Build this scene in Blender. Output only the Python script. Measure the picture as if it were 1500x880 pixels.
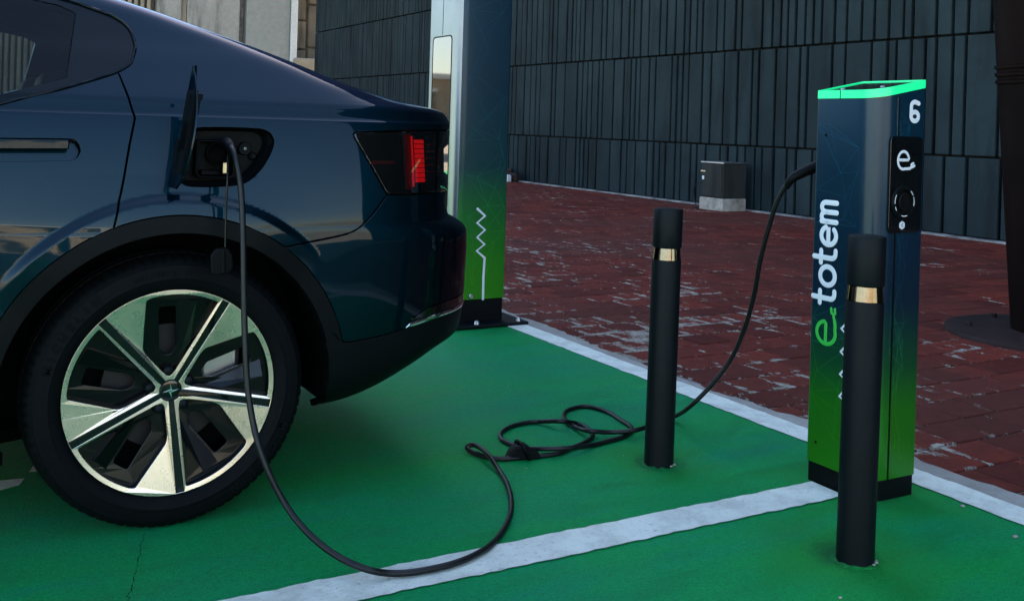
import bpy, bmesh, math, random
import numpy as np
from mathutils import Vector, Matrix

# ------------------------------------------------------------------ clear
for o in list(bpy.data.objects): bpy.data.objects.remove(o, do_unlink=True)
scene = bpy.context.scene
col = scene.collection
random.seed(7); rng = np.random.default_rng(11)
R_ = math.radians

# ------------------------------------------------------------------ camera
F_PX, ROLL, CAM_H, YAW = 1490.0, R_(1.75), 1.054, R_(29.4)
CXP, CYP = 750.0, 183.0                      # principal point in photo pixels (photo is 1500 x 880)
cam_d = bpy.data.cameras.new('camera'); cam = bpy.data.objects.new('camera', cam_d); col.objects.link(cam)
cam_d.sensor_fit = 'HORIZONTAL'; cam_d.sensor_width = 36.0
cam_d.lens = 36.0 * F_PX / 1500.0
cam_d.shift_y = -(440.0 - CYP) / 1500.0      # verticals stay parallel: a rising-front (shift) lens
cam_d.clip_start = 0.05; cam_d.clip_end = 2000
cam.location = (0, 0, CAM_H)
_f = Vector((math.sin(YAW), math.cos(YAW), 0)); _r = Vector((math.cos(YAW), -math.sin(YAW), 0)); _u = Vector((0, 0, 1))
_u2 = _u * math.cos(ROLL) - _r * math.sin(ROLL)
# image-right axis carries a little "up", image-up axis leans left, so that true verticals lean right in the frame
_r2 = _r * math.cos(ROLL) + _u * math.sin(ROLL)
M = Matrix((_r2, _u2, -_f)).transposed()
cam.rotation_euler = M.to_euler()
scene.camera = cam

# ------------------------------------------------------------------ sky, sun, exposure
SUN_EL, SUN_AZ = R_(45), R_(46)              # azimuth measured from +Y towards +X
world = bpy.data.worlds.new('World'); scene.world = world; world.use_nodes = True
wn = world.node_tree.nodes; wl = world.node_tree.links
for n in list(wn): wn.remove(n)
sky = wn.new('ShaderNodeTexSky'); sky.sky_type = 'NISHITA'; sky.sun_disc = False
sky.sun_elevation = SUN_EL; sky.sun_rotation = SUN_AZ
sky.air_density = 1.0; sky.dust_density = 0.7; sky.ozone_density = 0.0
bg = wn.new('ShaderNodeBackground'); bg.inputs['Strength'].default_value = 0.05
wo = wn.new('ShaderNodeOutputWorld')
wl.new(sky.outputs[0], bg.inputs['Color']); wl.new(bg.outputs[0], wo.inputs['Surface'])
sun_d = bpy.data.lights.new('sun', 'SUN'); sun = bpy.data.objects.new('sun', sun_d); col.objects.link(sun)
sun_d.energy = 5.0; sun_d.angle = R_(0.53); sun_d.color = (1.0, 0.93, 0.82)
to_sun = Vector((math.sin(SUN_AZ) * math.cos(SUN_EL), math.cos(SUN_AZ) * math.cos(SUN_EL), math.sin(SUN_EL)))
sun.rotation_euler = to_sun.to_track_quat('Z', 'Y').to_euler(); sun.location = (20, 12, 30)
scene.view_settings.view_transform = 'Standard'; scene.view_settings.look = 'None'
scene.view_settings.gamma = 1.0; scene.view_settings.use_curve_mapping = False
scene.view_settings.exposure = 3.7
scene.render.engine = 'CYCLES'

# ------------------------------------------------------------------ photo pixel -> place (the plane it lies on gives the distance)
def ray(px, py):
    u = px - CXP; v = py - CYP
    x = (u * math.cos(ROLL) + v * math.sin(ROLL)) / F_PX; z = -(-u * math.sin(ROLL) + v * math.cos(ROLL)) / F_PX
    return np.array([x * math.cos(YAW) + math.sin(YAW), -x * math.sin(YAW) + math.cos(YAW), z])
def on(px, py, axis, val):
    d = ray(px, py); o = np.array([0, 0, CAM_H]); return o + (val - o[axis]) / d[axis] * d
def G(px, py, z=0.0): return on(px, py, 2, z)
def SY(px, py, Y): return on(px, py, 1, Y)
def SX(px, py, X): return on(px, py, 0, X)

# ------------------------------------------------------------------ materials
def nn(nt, kind, **kw):
    n = nt.nodes.new(kind)
    for k, v in kw.items(): setattr(n, k, v)
    return n
def ramp(nt, fac, stops, interp='LINEAR'):
    r = nn(nt, 'ShaderNodeValToRGB'); r.color_ramp.interpolation = interp
    el = r.color_ramp.elements
    while len(el) > 1: el.remove(el[-1])
    for i, (p, c) in enumerate(stops):
        e = el[0] if i == 0 else el.new(p)
        e.position = p; e.color = tuple(c) + ((1,) if len(c) == 3 else ())
    nt.links.new(fac, r.inputs['Fac']); return r.outputs['Color']
def noise(nt, vec, scale, detail=4, rough=.55, out='Fac', stretch=None):
    t = nn(nt, 'ShaderNodeTexNoise'); t.inputs['Scale'].default_value = scale
    t.inputs['Detail'].default_value = detail; t.inputs['Roughness'].default_value = rough
    if stretch:
        m = nn(nt, 'ShaderNodeMapping'); m.inputs['Scale'].default_value = stretch
        nt.links.new(vec, m.inputs['Vector']); vec = m.outputs[0]
    nt.links.new(vec, t.inputs['Vector']); return t.outputs[out]
def math_(nt, op, a, b=None, clamp=False):
    m = nn(nt, 'ShaderNodeMath', operation=op); m.use_clamp = clamp
    for i, x in enumerate((a, b)):
        if x is None: continue
        if isinstance(x, (int, float)): m.inputs[i].default_value = x
        else: nt.links.new(x, m.inputs[i])
    return m.outputs[0]
def mix(nt, fac, a, b, blend='MIX'):
    m = nn(nt, 'ShaderNodeMix', data_type='RGBA', blend_type=blend)
    for s, x in ((m.inputs[0], fac), (m.inputs[6], a), (m.inputs[7], b)):
        if isinstance(x, (int, float)): s.default_value = x
        elif isinstance(x, tuple): s.default_value = tuple(x) + ((1,) if len(x) == 3 else ())
        else: nt.links.new(x, s)
    return m.outputs[2]
def bump(nt, h, strength, dist, normal=None):
    b = nn(nt, 'ShaderNodeBump'); b.inputs['Strength'].default_value = strength; b.inputs['Distance'].default_value = dist
    nt.links.new(h, b.inputs['Height'])
    if normal is not None: nt.links.new(normal, b.inputs['Normal'])
    return b.outputs[0]
def new_mat(name):
    m = bpy.data.materials.new(name); m.use_nodes = True; nt = m.node_tree
    p = nt.nodes['Principled BSDF']; return m, nt, p
def geo_pos(nt): return nn(nt, 'ShaderNodeNewGeometry').outputs['Position']
def obj_pos(nt): return nn(nt, 'ShaderNodeTexCoord').outputs['Object']
def mat(name, base, rough=.5, metal=0., coat=0., coat_rough=.03, var=.12, vscale=6., bmp=0., bscale=120., bdist=.002, spec=.5, rvar=.0, emit=None, estr=0., ior=None):
    m, nt, p = new_mat(name); v = obj_pos(nt)
    n1 = noise(nt, v, vscale, 5)
    lo = tuple(max(0, c * (1 - var)) for c in base); hi = tuple(min(1, c * (1 + var)) for c in base)
    nt.links.new(ramp(nt, n1, [(.3, lo), (.7, hi)]), p.inputs['Base Color'])
    p.inputs['Roughness'].default_value = rough; p.inputs['Metallic'].default_value = metal
    p.inputs['Coat Weight'].default_value = coat; p.inputs['Coat Roughness'].default_value = coat_rough
    p.inputs['Specular IOR Level'].default_value = spec
    if ior: p.inputs['IOR'].default_value = ior
    if rvar:
        nr = noise(nt, v, vscale * 2.3, 6)
        nt.links.new(math_(nt, 'ADD', math_(nt, 'MULTIPLY', nr, rvar), rough - rvar / 2, True), p.inputs['Roughness'])
    if bmp:
        nt.links.new(bump(nt, noise(nt, v, bscale, 4), bmp, bdist), p.inputs['Normal'])
    if emit:
        p.inputs['Emission Color'].default_value = tuple(emit) + (1,); p.inputs['Emission Strength'].default_value = estr
    return m
MT = {}
MT['rubber'] = mat('rubber', (.0012, .0022, .0027), .66, spec=.09, var=.25, vscale=30, bmp=.25, bscale=500, bdist=.0006, rvar=.2)
MT['black_plastic'] = mat('black_plastic', (.0016, .0028, .0034), .5, spec=.09, bmp=.35, bscale=900, bdist=.0005, rvar=.15)
MT['black_matte'] = mat('black_matte', (.002, .002, .0022), .8, spec=.1)
MT['gloss_black'] = mat('gloss_black', (.002, .0024, .0028), .12, coat=.5, spec=.35, rvar=.05)
MT['black_panel'] = mat('black_panel', (.0012, .0035, .006), .22, spec=.16, rvar=.08)
MT['wheel_black'] = mat('wheel_black', (.0016, .0018, .002), .2, spec=.3, rvar=.1, vscale=20)
MT['cable'] = mat('cable', (.003, .0042, .0048), .42, spec=.3, var=.3, vscale=40, rvar=.15)
MT['chrome'] = mat('chrome', (.75, .75, .74), .07, metal=1.0, rvar=.05)
MT['steel'] = mat('steel', (.42, .42, .42), .35, metal=1.0, rvar=.2)
MT['band'] = mat('steel_band', (.15, .122, .085), .12, metal=1.0, var=.1, vscale=60, rvar=.08)
MT['machined'] = mat('machined', (.74, .66, .55), .28, metal=1.0, var=.06, rvar=.10, vscale=14)
MT['brake'] = mat('brake', (.035, .035, .035), .6, metal=1.0, rvar=.2)
MT['powder_black'] = mat('powder_black', (.0016, .0036, .0050), .5, spec=.14, bmp=.3, bscale=1400, bdist=.0004, rvar=.12)
MT['white_print'] = mat('white_print', (.62, .65, .68), .4, var=.04)
MT['green_print'] = mat('green_print', (.03, .42, .05), .4, var=.05)
MT['silver'] = mat('silver', (.20, .225, .24), .36, metal=.85, var=.04, rvar=.08)
MT['mirror_screen'] = mat('mirror_screen', (.15, .15, .15), .03, metal=1.0, var=.02)
MT['led_green'] = mat('led_green', (.02, .5, .25), .3, emit=(.0, .60, .13), estr=.072)
MT['led_red'] = mat('led_red', (.3, .004, .004), .3, emit=(1.0, .006, .010), estr=.05)
MT['red_lens'] = mat('red_lens', (.20, .008, .008), .15, coat=1.)
MT['brass'] = mat('brass', (.62, .50, .30), .3, metal=.8)

def scuffed(m_):
    nt = m_.node_tree; p = nt.nodes['Principled BSDF']; v = obj_pos(nt); src = p.inputs['Base Color'].links[0].from_socket
    sc = noise(nt, v, 30, 8, .8, stretch=(1, 1, .35)); c = mix(nt, ramp(nt, sc, [(.64, (0,) * 3), (.72, (.55,) * 3)]), src, (.022, .024, .024))
    nt.links.new(c, p.inputs['Base Color'])
scuffed(MT['powder_black'])
def paint_material():
    m, nt, p = new_mat('car_paint'); v = obj_pos(nt)
    fl = noise(nt, v, 1800, 2)
    nt.links.new(ramp(nt, fl, [(.35, (.0001, .0085, .0150)), (.65, (.0002, .0125, .021))]), p.inputs['Base Color'])
    p.inputs['Metallic'].default_value = .92; p.inputs['Roughness'].default_value = .40
    p.inputs['Coat Weight'].default_value = .5; p.inputs['Coat IOR'].default_value = 1.45; p.inputs['Specular Tint'].default_value = (.03, .38, .55, 1)
    du = noise(nt, v, 3.0, 7)
    nt.links.new(ramp(nt, du, [(.35, (.015,) * 3), (.75, (.05,) * 3)]), p.inputs['Coat Roughness'])
    return m
MT['paint'] = paint_material()
def glass_material(name, tint, ior=1.5, rough=.0):
    m, nt, p = new_mat(name); nt.nodes.remove(p)
    out = nt.nodes['Material Output']
    tr = nn(nt, 'ShaderNodeBsdfTransparent'); tr.inputs[0].default_value = tuple(tint) + (1,)
    gl = nn(nt, 'ShaderNodeBsdfGlossy'); gl.inputs['Roughness'].default_value = rough; gl.inputs[0].default_value = (1, 1, 1, 1)
    fr = nn(nt, 'ShaderNodeFresnel'); fr.inputs[0].default_value = ior
    du = noise(nt, obj_pos(nt), 5, 6)
    nt.links.new(ramp(nt, du, [(.4, (.0,) * 3), (.8, (.03,) * 3)]), gl.inputs['Roughness'])
    mx = nn(nt, 'ShaderNodeMixShader')
    nt.links.new(fr.outputs[0], mx.inputs[0]); nt.links.new(tr.outputs[0], mx.inputs[1]); nt.links.new(gl.outputs[0], mx.inputs[2])
    nt.links.new(mx.outputs[0], out.inputs['Surface']); return m
MT['window_glass'] = glass_material('window_glass', (.34, .40, .38), 1.25)
MT['smoked_lens'] = glass_material('smoked_lens', (.42, .36, .36), 1.7)

def gradient_material(name, stops, line=False):
    m, nt, p = new_mat(name); v = obj_pos(nt)
    sp = nn(nt, 'ShaderNodeSeparateXYZ'); nt.links.new(v, sp.inputs[0])
    zz = math_(nt, 'DIVIDE', sp.outputs[2], 1.25)
    zz = math_(nt, 'ADD', zz, math_(nt, 'MULTIPLY', math_(nt, 'SUBTRACT', noise(nt, v, 2.2, 3), .5), .10))
    c = ramp(nt, zz, stops)
    nt.links.new(c, p.inputs['Base Color'])
    p.inputs['Metallic'].default_value = .35; p.inputs['Specular IOR Level'].default_value = .25
    p.inputs['Coat Weight'].default_value = .2; p.inputs['Coat Roughness'].default_value = .12
    nr = noise(nt, v, 9, 6)
    nt.links.new(math_(nt, 'ADD', math_(nt, 'MULTIPLY', nr, .14), .27), p.inputs['Roughness'])
    return m
MT['totem_skin'] = gradient_material('totem_skin', [(.05, (.016, .17, .006)), (.20, (.012, .15, .009)), (.31, (.004, .062, .022)), (.44, (.0025, .018, .036)), (1, (.001, .024, .046))])
MT['totem_line'] = gradient_material('totem_line', [(.05, (.06, .27, .01)), (.20, (.04, .24, .015)), (.34, (.02, .18, .08)), (.48, (.008, .065, .11)), (1, (.008, .085, .14))])
MT['tower_skin'] = gradient_material('tower_skin', [(.10, (.026, .22, .006)), (.25, (.018, .20, .010)), (.45, (.006, .12, .022)), (.66, (.002, .034, .040)), (1, (.002, .022, .040))])
MT['tower_line'] = gradient_material('tower_line', [(.10, (.09, .30, .01)), (.30, (.05, .28, .015)), (.50, (.02, .22, .06)), (.70, (.008, .085, .09)), (1, (.008, .065, .10))])

def green_paint():
    m, nt, p = new_mat('green_road_paint'); v = geo_pos(nt)
    big = noise(nt, v, 1.3, 5, .6, stretch=(.55, 1.5, 1)); mid = noise(nt, v, 7, 6, .65, stretch=(.6, 1.5, 1)); fine = noise(nt, v, 90, 4, .6, stretch=(.5, 1.2, 1))
    c = ramp(nt, big, [(.28, (.0, .235, .098)), (.46, (.0, .265, .078)), (.60, (.0, .275, .062)), (.76, (.002, .285, .040))])
    c2 = ramp(nt, mid, [(.30, (.74, .78, .80)), (.52, (1, 1, 1)), (.75, (1.0, 1.04, .9))])
    c = mix(nt, .8, c, c2, 'MULTIPLY')
    # dusty bluish scuffs
    sc = noise(nt, v, 2.6, 8, .7, stretch=(.35, 1.7, 1))
    c = mix(nt, ramp(nt, sc, [(.52, (0,) * 3), (.72, (.62,) * 3)]), c, (.002, .235, .150))
    c = mix(nt, .75, c, ramp(nt, noise(nt, v, 210, 4, .7, stretch=(.7, 1.1, 1)), [(.32, (.55,) * 3), (.5, (1,) * 3), (.68, (1.4,) * 3)]), 'MULTIPLY')
    c = mix(nt, .6, c, ramp(nt, noise(nt, v, 75, 5, .75, stretch=(.6, 1.2, 1)), [(.32, (.66,) * 3), (.5, (1,) * 3), (.68, (1.25,) * 3)]), 'MULTIPLY')
    wv = noise(nt, v, 38, 5, .7)
    c = mix(nt, ramp(nt, wv, [(.71, (0,) * 3), (.76, (.6,) * 3)]), c, (.05, .27, .20))
    dk = noise(nt, v, 55, 3, .6)
    c = mix(nt, ramp(nt, dk, [(.26, (.55,) * 3), (.34, (0,) * 3)]), c, (.0, .08, .035))
    for (fx, fy, rr) in ((2.01, 1.80, .30), (2.01, 2.56, .26), (2.44, 2.10, .34)):      # brushed-on yellowish coat round the posts, then a darker green ring at the foot
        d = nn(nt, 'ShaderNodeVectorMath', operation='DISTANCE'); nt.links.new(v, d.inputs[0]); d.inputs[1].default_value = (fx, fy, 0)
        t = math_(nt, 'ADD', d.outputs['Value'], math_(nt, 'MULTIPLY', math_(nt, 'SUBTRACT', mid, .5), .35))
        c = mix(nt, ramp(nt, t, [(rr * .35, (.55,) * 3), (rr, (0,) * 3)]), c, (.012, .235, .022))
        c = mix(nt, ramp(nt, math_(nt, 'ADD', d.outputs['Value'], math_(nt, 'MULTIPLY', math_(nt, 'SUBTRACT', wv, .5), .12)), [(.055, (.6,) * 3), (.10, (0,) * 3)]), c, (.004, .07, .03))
    nt.links.new(c, p.inputs['Base Color'])
    nt.links.new(ramp(nt, mid, [(.3, (.46,) * 3), (.7, (.66,) * 3)]), p.inputs['Roughness']); p.inputs['Specular IOR Level'].default_value = .15
    b1 = bump(nt, noise(nt, v, 170, 4, .7, stretch=(.7, 1.1, 1)), 1.0, .009)
    b2 = bump(nt, noise(nt, v, 55, 5, .6, stretch=(.7, 1.1, 1)), .55, .008, b1)
    nt.links.new(b2, p.inputs['Normal']); return m
def white_paint():
    m, nt, p = new_mat('white_road_paint'); v = geo_pos(nt)
    c = ramp(nt, noise(nt, v, 9, 7, .65), [(.30, (.54, .57, .50)), (.55, (.76, .81, .71)), (.8, (.81, .86, .76))])
    c = mix(nt, ramp(nt, noise(nt, v, 70, 5, .7), [(.30, (.7,) * 3), (.42, (0,) * 3)]), c, (.34, .35, .31))
    c = mix(nt, ramp(nt, noise(nt, v, 3.1, 7, .7), [(.60, (0,) * 3), (.76, (.45,) * 3)]), c, (.36, .36, .33))
    nt.links.new(c, p.inputs['Base Color']); p.inputs['Roughness'].default_value = .62
    b1 = bump(nt, noise(nt, v, 110, 6, .75), 1.0, .009)
    nt.links.new(bump(nt, noise(nt, v, 35, 5), .7, .010, b1), p.inputs['Normal']); return m
def brick_red():
    m, nt, p = new_mat('worn_red_paver'); v = geo_pos(nt)
    sp = nn(nt, 'ShaderNodeSeparateXYZ'); nt.links.new(v, sp.inputs[0])
    ry = math_(nt, 'DIVIDE', math_(nt, 'SUBTRACT', sp.outputs[1], .1), .2); row = math_(nt, 'FLOOR', ry)
    odd = math_(nt, 'MODULO', math_(nt, 'ADD', row, 100.0), 2.0)
    rx = math_(nt, 'DIVIDE', math_(nt, 'SUBTRACT', math_(nt, 'SUBTRACT', sp.outputs[0], 2.71), math_(nt, 'MULTIPLY', math_(nt, 'SUBTRACT', 1.0, odd), .1)), .2)
    ex = math_(nt, 'ABSOLUTE', math_(nt, 'SUBTRACT', math_(nt, 'FRACT', rx), .5)); ey = math_(nt, 'ABSOLUTE', math_(nt, 'SUBTRACT', math_(nt, 'FRACT', ry), .5))
    edge = math_(nt, 'MULTIPLY', math_(nt, 'SUBTRACT', math_(nt, 'MAXIMUM', ex, ey), .36), 7.0, True)
    cell = nn(nt, 'ShaderNodeCombineXYZ'); nt.links.new(math_(nt, 'FLOOR', rx), cell.inputs[0]); nt.links.new(row, cell.inputs[1])
    wn_ = nn(nt, 'ShaderNodeTexWhiteNoise', noise_dimensions='2D'); nt.links.new(cell.outputs[0], wn_.inputs['Vector']); inst = wn_.outputs['Value']
    a = noise(nt, v, 16, 6, .65)
    c = ramp(nt, a, [(.3, (.082, .016, .011)), (.5, (.126, .021, .013)), (.72, (.165, .028, .016))])
    c = mix(nt, .9, c, ramp(nt, inst, [(0, (.55, .58, .62)), (.5, (.95, 1, 1)), (1, (1.25, 1.2, 1.1))]), 'MULTIPLY')
    c = mix(nt, .8, c, ramp(nt, noise(nt, v, 95, 5, .75), [(.3, (.6,) * 3), (.7, (1.25,) * 3)]), 'MULTIPLY')
    c = mix(nt, ramp(nt, noise(nt, v, .6, 4, .5), [(.42, (0,) * 3), (.62, (.5,) * 3)]), c, (.080, .030, .022))
    # bare patches: the red coat has worn off most near the painted edge line
    near = math_(nt, 'MULTIPLY', math_(nt, 'SUBTRACT', 5.6, sp.outputs[0]), .075, True)
    wy = math_(nt, 'MULTIPLY', math_(nt, 'SUBTRACT', sp.outputs[1], 1.6), .16, True)
    wmask = math_(nt, 'MULTIPLY', near, math_(nt, 'ADD', math_(nt, 'MULTIPLY', wy, .75), .45))
    w = noise(nt, v, 9.0, 10, .78, stretch=(1.5, .8, 1))
    w2 = noise(nt, v, 1.3, 3, .5)
    t = math_(nt, 'ADD', math_(nt, 'ADD', w, math_(nt, 'MULTIPLY', wmask, .60)), math_(nt, 'MULTIPLY', math_(nt, 'SUBTRACT', w2, .5), .50))
    t = math_(nt, 'ADD', t, math_(nt, 'ADD', math_(nt, 'MULTIPLY', edge, .13), math_(nt, 'MULTIPLY', math_(nt, 'SUBTRACT', inst, .75), .12)))
    wear = ramp(nt, t, [(.655, (0,) * 3), (.70, (1,) * 3)])
    pale = ramp(nt, noise(nt, v, 24, 6, .7), [(.3, (.16, .135, .10)), (.6, (.36, .33, .27)), (.8, (.46, .44, .37))])
    c = mix(nt, wear, c, pale)
    nt.links.new(c, p.inputs['Base Color']); p.inputs['Roughness'].default_value = .78; p.inputs['Specular IOR Level'].default_value = .12
    b1 = bump(nt, noise(nt, v, 110, 6, .75), .9, .007)
    nt.links.new(bump(nt, wear, .6, .004, b1), p.inputs['Normal']); return m
def concrete(name, lo, hi, scale=1.2, bs=60, streak=True, bd=.006):
    m, nt, p = new_mat(name); v = geo_pos(nt)
    c = ramp(nt, noise(nt, v, scale, 7, .62), [(.3, lo), (.7, hi)])
    c = mix(nt, .5, c, ramp(nt, nn(nt, 'ShaderNodeObjectInfo').outputs['Random'], [(0, (.7,) * 3), (1, (1.3,) * 3)]), 'MULTIPLY')
    c = mix(nt, .5, c, ramp(nt, noise(nt, v, scale * 12, 6, .7), [(.3, (.7,) * 3), (.7, (1.12,) * 3)]), 'MULTIPLY')
    if streak:
        s = noise(nt, v, 3.2, 6, .6, stretch=(1, 1, .16))
        c = mix(nt, ramp(nt, s, [(.48, (0,) * 3), (.68, (.8,) * 3)]), c, tuple(x * .4 for x in lo))
        s2 = noise(nt, v, 1.7, 6, .6, stretch=(1, 1, .5))
        c = mix(nt, ramp(nt, s2, [(.58, (0,) * 3), (.80, (.35,) * 3)]), c, tuple(min(1, x * 1.7) for x in hi))
    nt.links.new(c, p.inputs['Base Color']); p.inputs['Roughness'].default_value = .7; p.inputs['Specular IOR Level'].default_value = .14
    nt.links.new(bump(nt, noise(nt, v, bs, 6, .65), .5, bd), p.inputs['Normal']); return m
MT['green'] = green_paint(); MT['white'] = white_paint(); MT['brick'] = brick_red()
MT['joint'] = concrete('joint_mortar', (.035, .030, .028), (.34, .32, .29), 3.0, 140, False, .004)
MT['cement'] = concrete('cement_strip', (.22, .21, .18), (.40, .385, .34), 3.0, 120, False, .005)
MT['dark_wall'] = concrete('dark_wall', (.0085, .0165, .0195), (.0165, .0290, .0325), .9, 70, True, .004)
MT['dark_wall_back'] = concrete('dark_wall_back', (.003, .004, .0045), (.004, .005, .006), 1.2, 60, False)  # backing coloured near black to deepen the shade in the grooves
MT['cabinet'] = concrete('cabinet_grey', (.026, .028, .026), (.034, .036, .034), 2.5, 200, True, .001)
MT['plinth'] = concrete('plinth', (.14, .12, .10), (.40, .36, .30), 6.0, 60, False)
MT['pale_concrete'] = concrete('pale_concrete', (.24, .235, .205), (.30, .29, .26), .8, 30, True)
MT['pale_render'] = concrete('pale_render', (.20, .205, .185), (.22, .225, .205), .6, 30, False)
MT['white_trim'] = concrete('white_trim', (.50, .51, .49), (.57, .58, .56), 1.0, 30, False)
MT['brown_stone'] = concrete('brown_stone', (.12, .10, .075), (.20, .165, .12), 1.6, 14, True, .02)
MT['sand_stone'] = concrete('sand_stone', (.24, .20, .14), (.34, .29, .21), 2, 20, False)
MT['beige'] = concrete('beige_facade', (.46, .36, .23), (.56, .45, .30), .6, 10, True)
MT['beige_dark'] = concrete('beige_dark', (.20, .15, .10), (.26, .2, .13), .6, 10, False)
MT['plaza'] = concrete('plaza_paving', (.16, .135, .10), (.24, .20, .155), .35, 25, False)
MT['pole'] = mat('pole_paint', (.0048, .0022, .0020), .55, spec=.05, var=.3, vscale=3, bmp=.2, bscale=90, rvar=.2)
MT['plate'] = mat('plate_paint', (.016, .0075, .007), .6, spec=.2, var=.35, vscale=5, bmp=.3, bscale=80, rvar=.2)

# ------------------------------------------------------------------ building helpers
ORG = {}
def wloc(o): return ORG[o.name]
def place(o, org, parent):
    ORG[o.name] = np.array(org, float)
    if parent is not None:
        o.parent = parent; o.location = Vector(np.array(org, float) - wloc(parent))
    else: o.location = Vector(org)
    col.objects.link(o) if o.name not in col.objects else None
def tag(o, label=None, cat=None, group=None, kind=None):
    if label: o['label'] = label
    if cat: o['category'] = cat
    if group: o['group'] = group
    if kind: o['kind'] = kind
    return o
def thing(name, org, label, cat, group=None):
    o = bpy.data.objects.new(name, None); o.empty_display_size = .1
    place(o, org, None); return tag(o, label, cat, group)
def add(name, verts, faces, m, parent=None, org=None, smooth=False, angle=None):
    """verts in world metres; the object's origin goes to org (default: the parent's origin)"""
    if org is None: org = wloc(parent) if parent is not None else (0, 0, 0)
    me = bpy.data.meshes.new(name)
    vv = np.asarray(verts, float) - np.asarray(org, float)
    me.from_pydata(vv.tolist(), [], [tuple(int(i) for i in f) for f in faces]); me.update()
    o = bpy.data.objects.new(name, me); me.materials.append(MT[m] if isinstance(m, str) else m)
    place(o, org, parent)
    if smooth:
        me.polygons.foreach_set('use_smooth', [True] * len(me.polygons))
        if angle: me.set_sharp_from_angle(angle=R_(angle))
    return o
def share(name, me, parent, org):
    o = bpy.data.objects.new(name, me); place(o, org, parent); return o
def bevel_box(dx, dy, dz, b=.004, seg=1):
    """list of verts/faces of a bevelled box centred on 0"""
    bm = bmesh.new(); bmesh.ops.create_cube(bm, size=1)
    bmesh.ops.scale(bm, vec=(dx, dy, dz), verts=bm.verts)
    if b: bmesh.ops.bevel(bm, geom=bm.edges[:], offset=b, segments=seg, affect='EDGES', profile=.5)
    bm.verts.index_update(); v = [tuple(x.co) for x in bm.verts]; f = [[q.index for q in p.verts] for p in bm.faces]; bm.free(); return v, f
def box(name, lo, hi, m, parent=None, org=None, b=.004, seg=1):
    lo = np.array(lo, float); hi = np.array(hi, float); v, f = bevel_box(*(hi - lo), b=b, seg=seg)
    return add(name, np.array(v) + (lo + hi) / 2, f, m, parent, org)
def frame(o, ex, ey):
    ex = np.array(ex, float); ex /= np.linalg.norm(ex); ey = np.array(ey, float); ey -= ex * (ey @ ex); ey /= np.linalg.norm(ey)
    return (np.array(o, float), ex, ey, np.cross(ex, ey))
def to3(fr, P):
    P = np.asarray(P, float); o, a, b, c = fr
    return o + P[:, :1] * a + P[:, 1:2] * b + P[:, 2:3] * c
def plate(name, loops, depth, bev, m, fr, parent=None, org=None, seg=2, smooth=False):
    """filled outline with holes, thickness `depth` below c=0 (front face at c=0)"""
    cu = bpy.data.curves.new(name, 'CURVE'); cu.dimensions = '2D'; cu.fill_mode = 'BOTH'
    for L in loops:
        s = cu.splines.new('POLY'); s.points.add(len(L) - 1)
        for q, pt in zip(s.points, L): q.co = (pt[0], pt[1], 0, 1)
        s.use_cyclic_u = True
    cu.extrude = max(depth / 2 - bev, 1e-5); cu.bevel_depth = bev; cu.bevel_resolution = seg; cu.offset = -bev
    ob = bpy.data.objects.new('tmp', cu); col.objects.link(ob)
    dg = bpy.context.evaluated_depsgraph_get(); me = bpy.data.meshes.new_from_object(ob.evaluated_get(dg))
    bpy.data.objects.remove(ob); bpy.data.curves.remove(cu)
    v = np.array([x.co[:] for x in me.vertices]); f = [list(p.vertices) for p in me.polygons]; bpy.data.meshes.remove(me)
    v[:, 2] -= depth / 2
    return add(name, to3(fr, v), f, m, parent, org, smooth=smooth, angle=35 if smooth else None)
def text(name, s, size, m, fr, parent=None, org=None, bold=0., thick=.0008, align='CENTER', shear=0):
    cu = bpy.data.curves.new(name, 'FONT'); cu.body = s; cu.size = size; cu.align_x = align; cu.align_y = 'CENTER'
    cu.offset = bold; cu.extrude = thick / 2; cu.shear = shear
    ob = bpy.data.objects.new('tmp', cu); col.objects.link(ob)
    dg = bpy.context.evaluated_depsgraph_get(); me = bpy.data.meshes.new_from_object(ob.evaluated_get(dg))
    bpy.data.objects.remove(ob); bpy.data.curves.remove(cu)
    v = np.array([x.co[:] for x in me.vertices]); f = [list(p.vertices) for p in me.polygons]; bpy.data.meshes.remove(me)
    return add(name, to3(fr, v), f, m, parent, org)
def catmull(P, n):
    P = np.asarray(P, float); d = np.maximum(np.linalg.norm(np.diff(P, axis=0), axis=1), 1e-6) ** .5
    T = np.concatenate([[0], np.cumsum(d)]); k = len(P); Mx = np.zeros_like(P)
    for i in range(1, k - 1):
        a = (P[i] - P[i - 1]) / (T[i] - T[i - 1]); b = (P[i + 1] - P[i]) / (T[i + 1] - T[i])
        Mx[i] = (a * (T[i + 1] - T[i]) + b * (T[i] - T[i - 1])) / (T[i + 1] - T[i - 1])
    Mx[0] = (P[1] - P[0]) / (T[1] - T[0]); Mx[-1] = (P[-1] - P[-2]) / (T[-1] - T[-2])
    q = np.linspace(0, T[-1], n); i = np.clip(np.searchsorted(T, q, side='right') - 1, 0, k - 2)
    h = (T[i + 1] - T[i])[:, None]; s = ((q - T[i]) / h[:, 0])[:, None]
    return (2 * s**3 - 3 * s**2 + 1) * P[i] + (s**3 - 2 * s**2 + s) * h * Mx[i] + (-2 * s**3 + 3 * s**2) * P[i + 1] + (s**3 - s**2) * h * Mx[i + 1]
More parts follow.
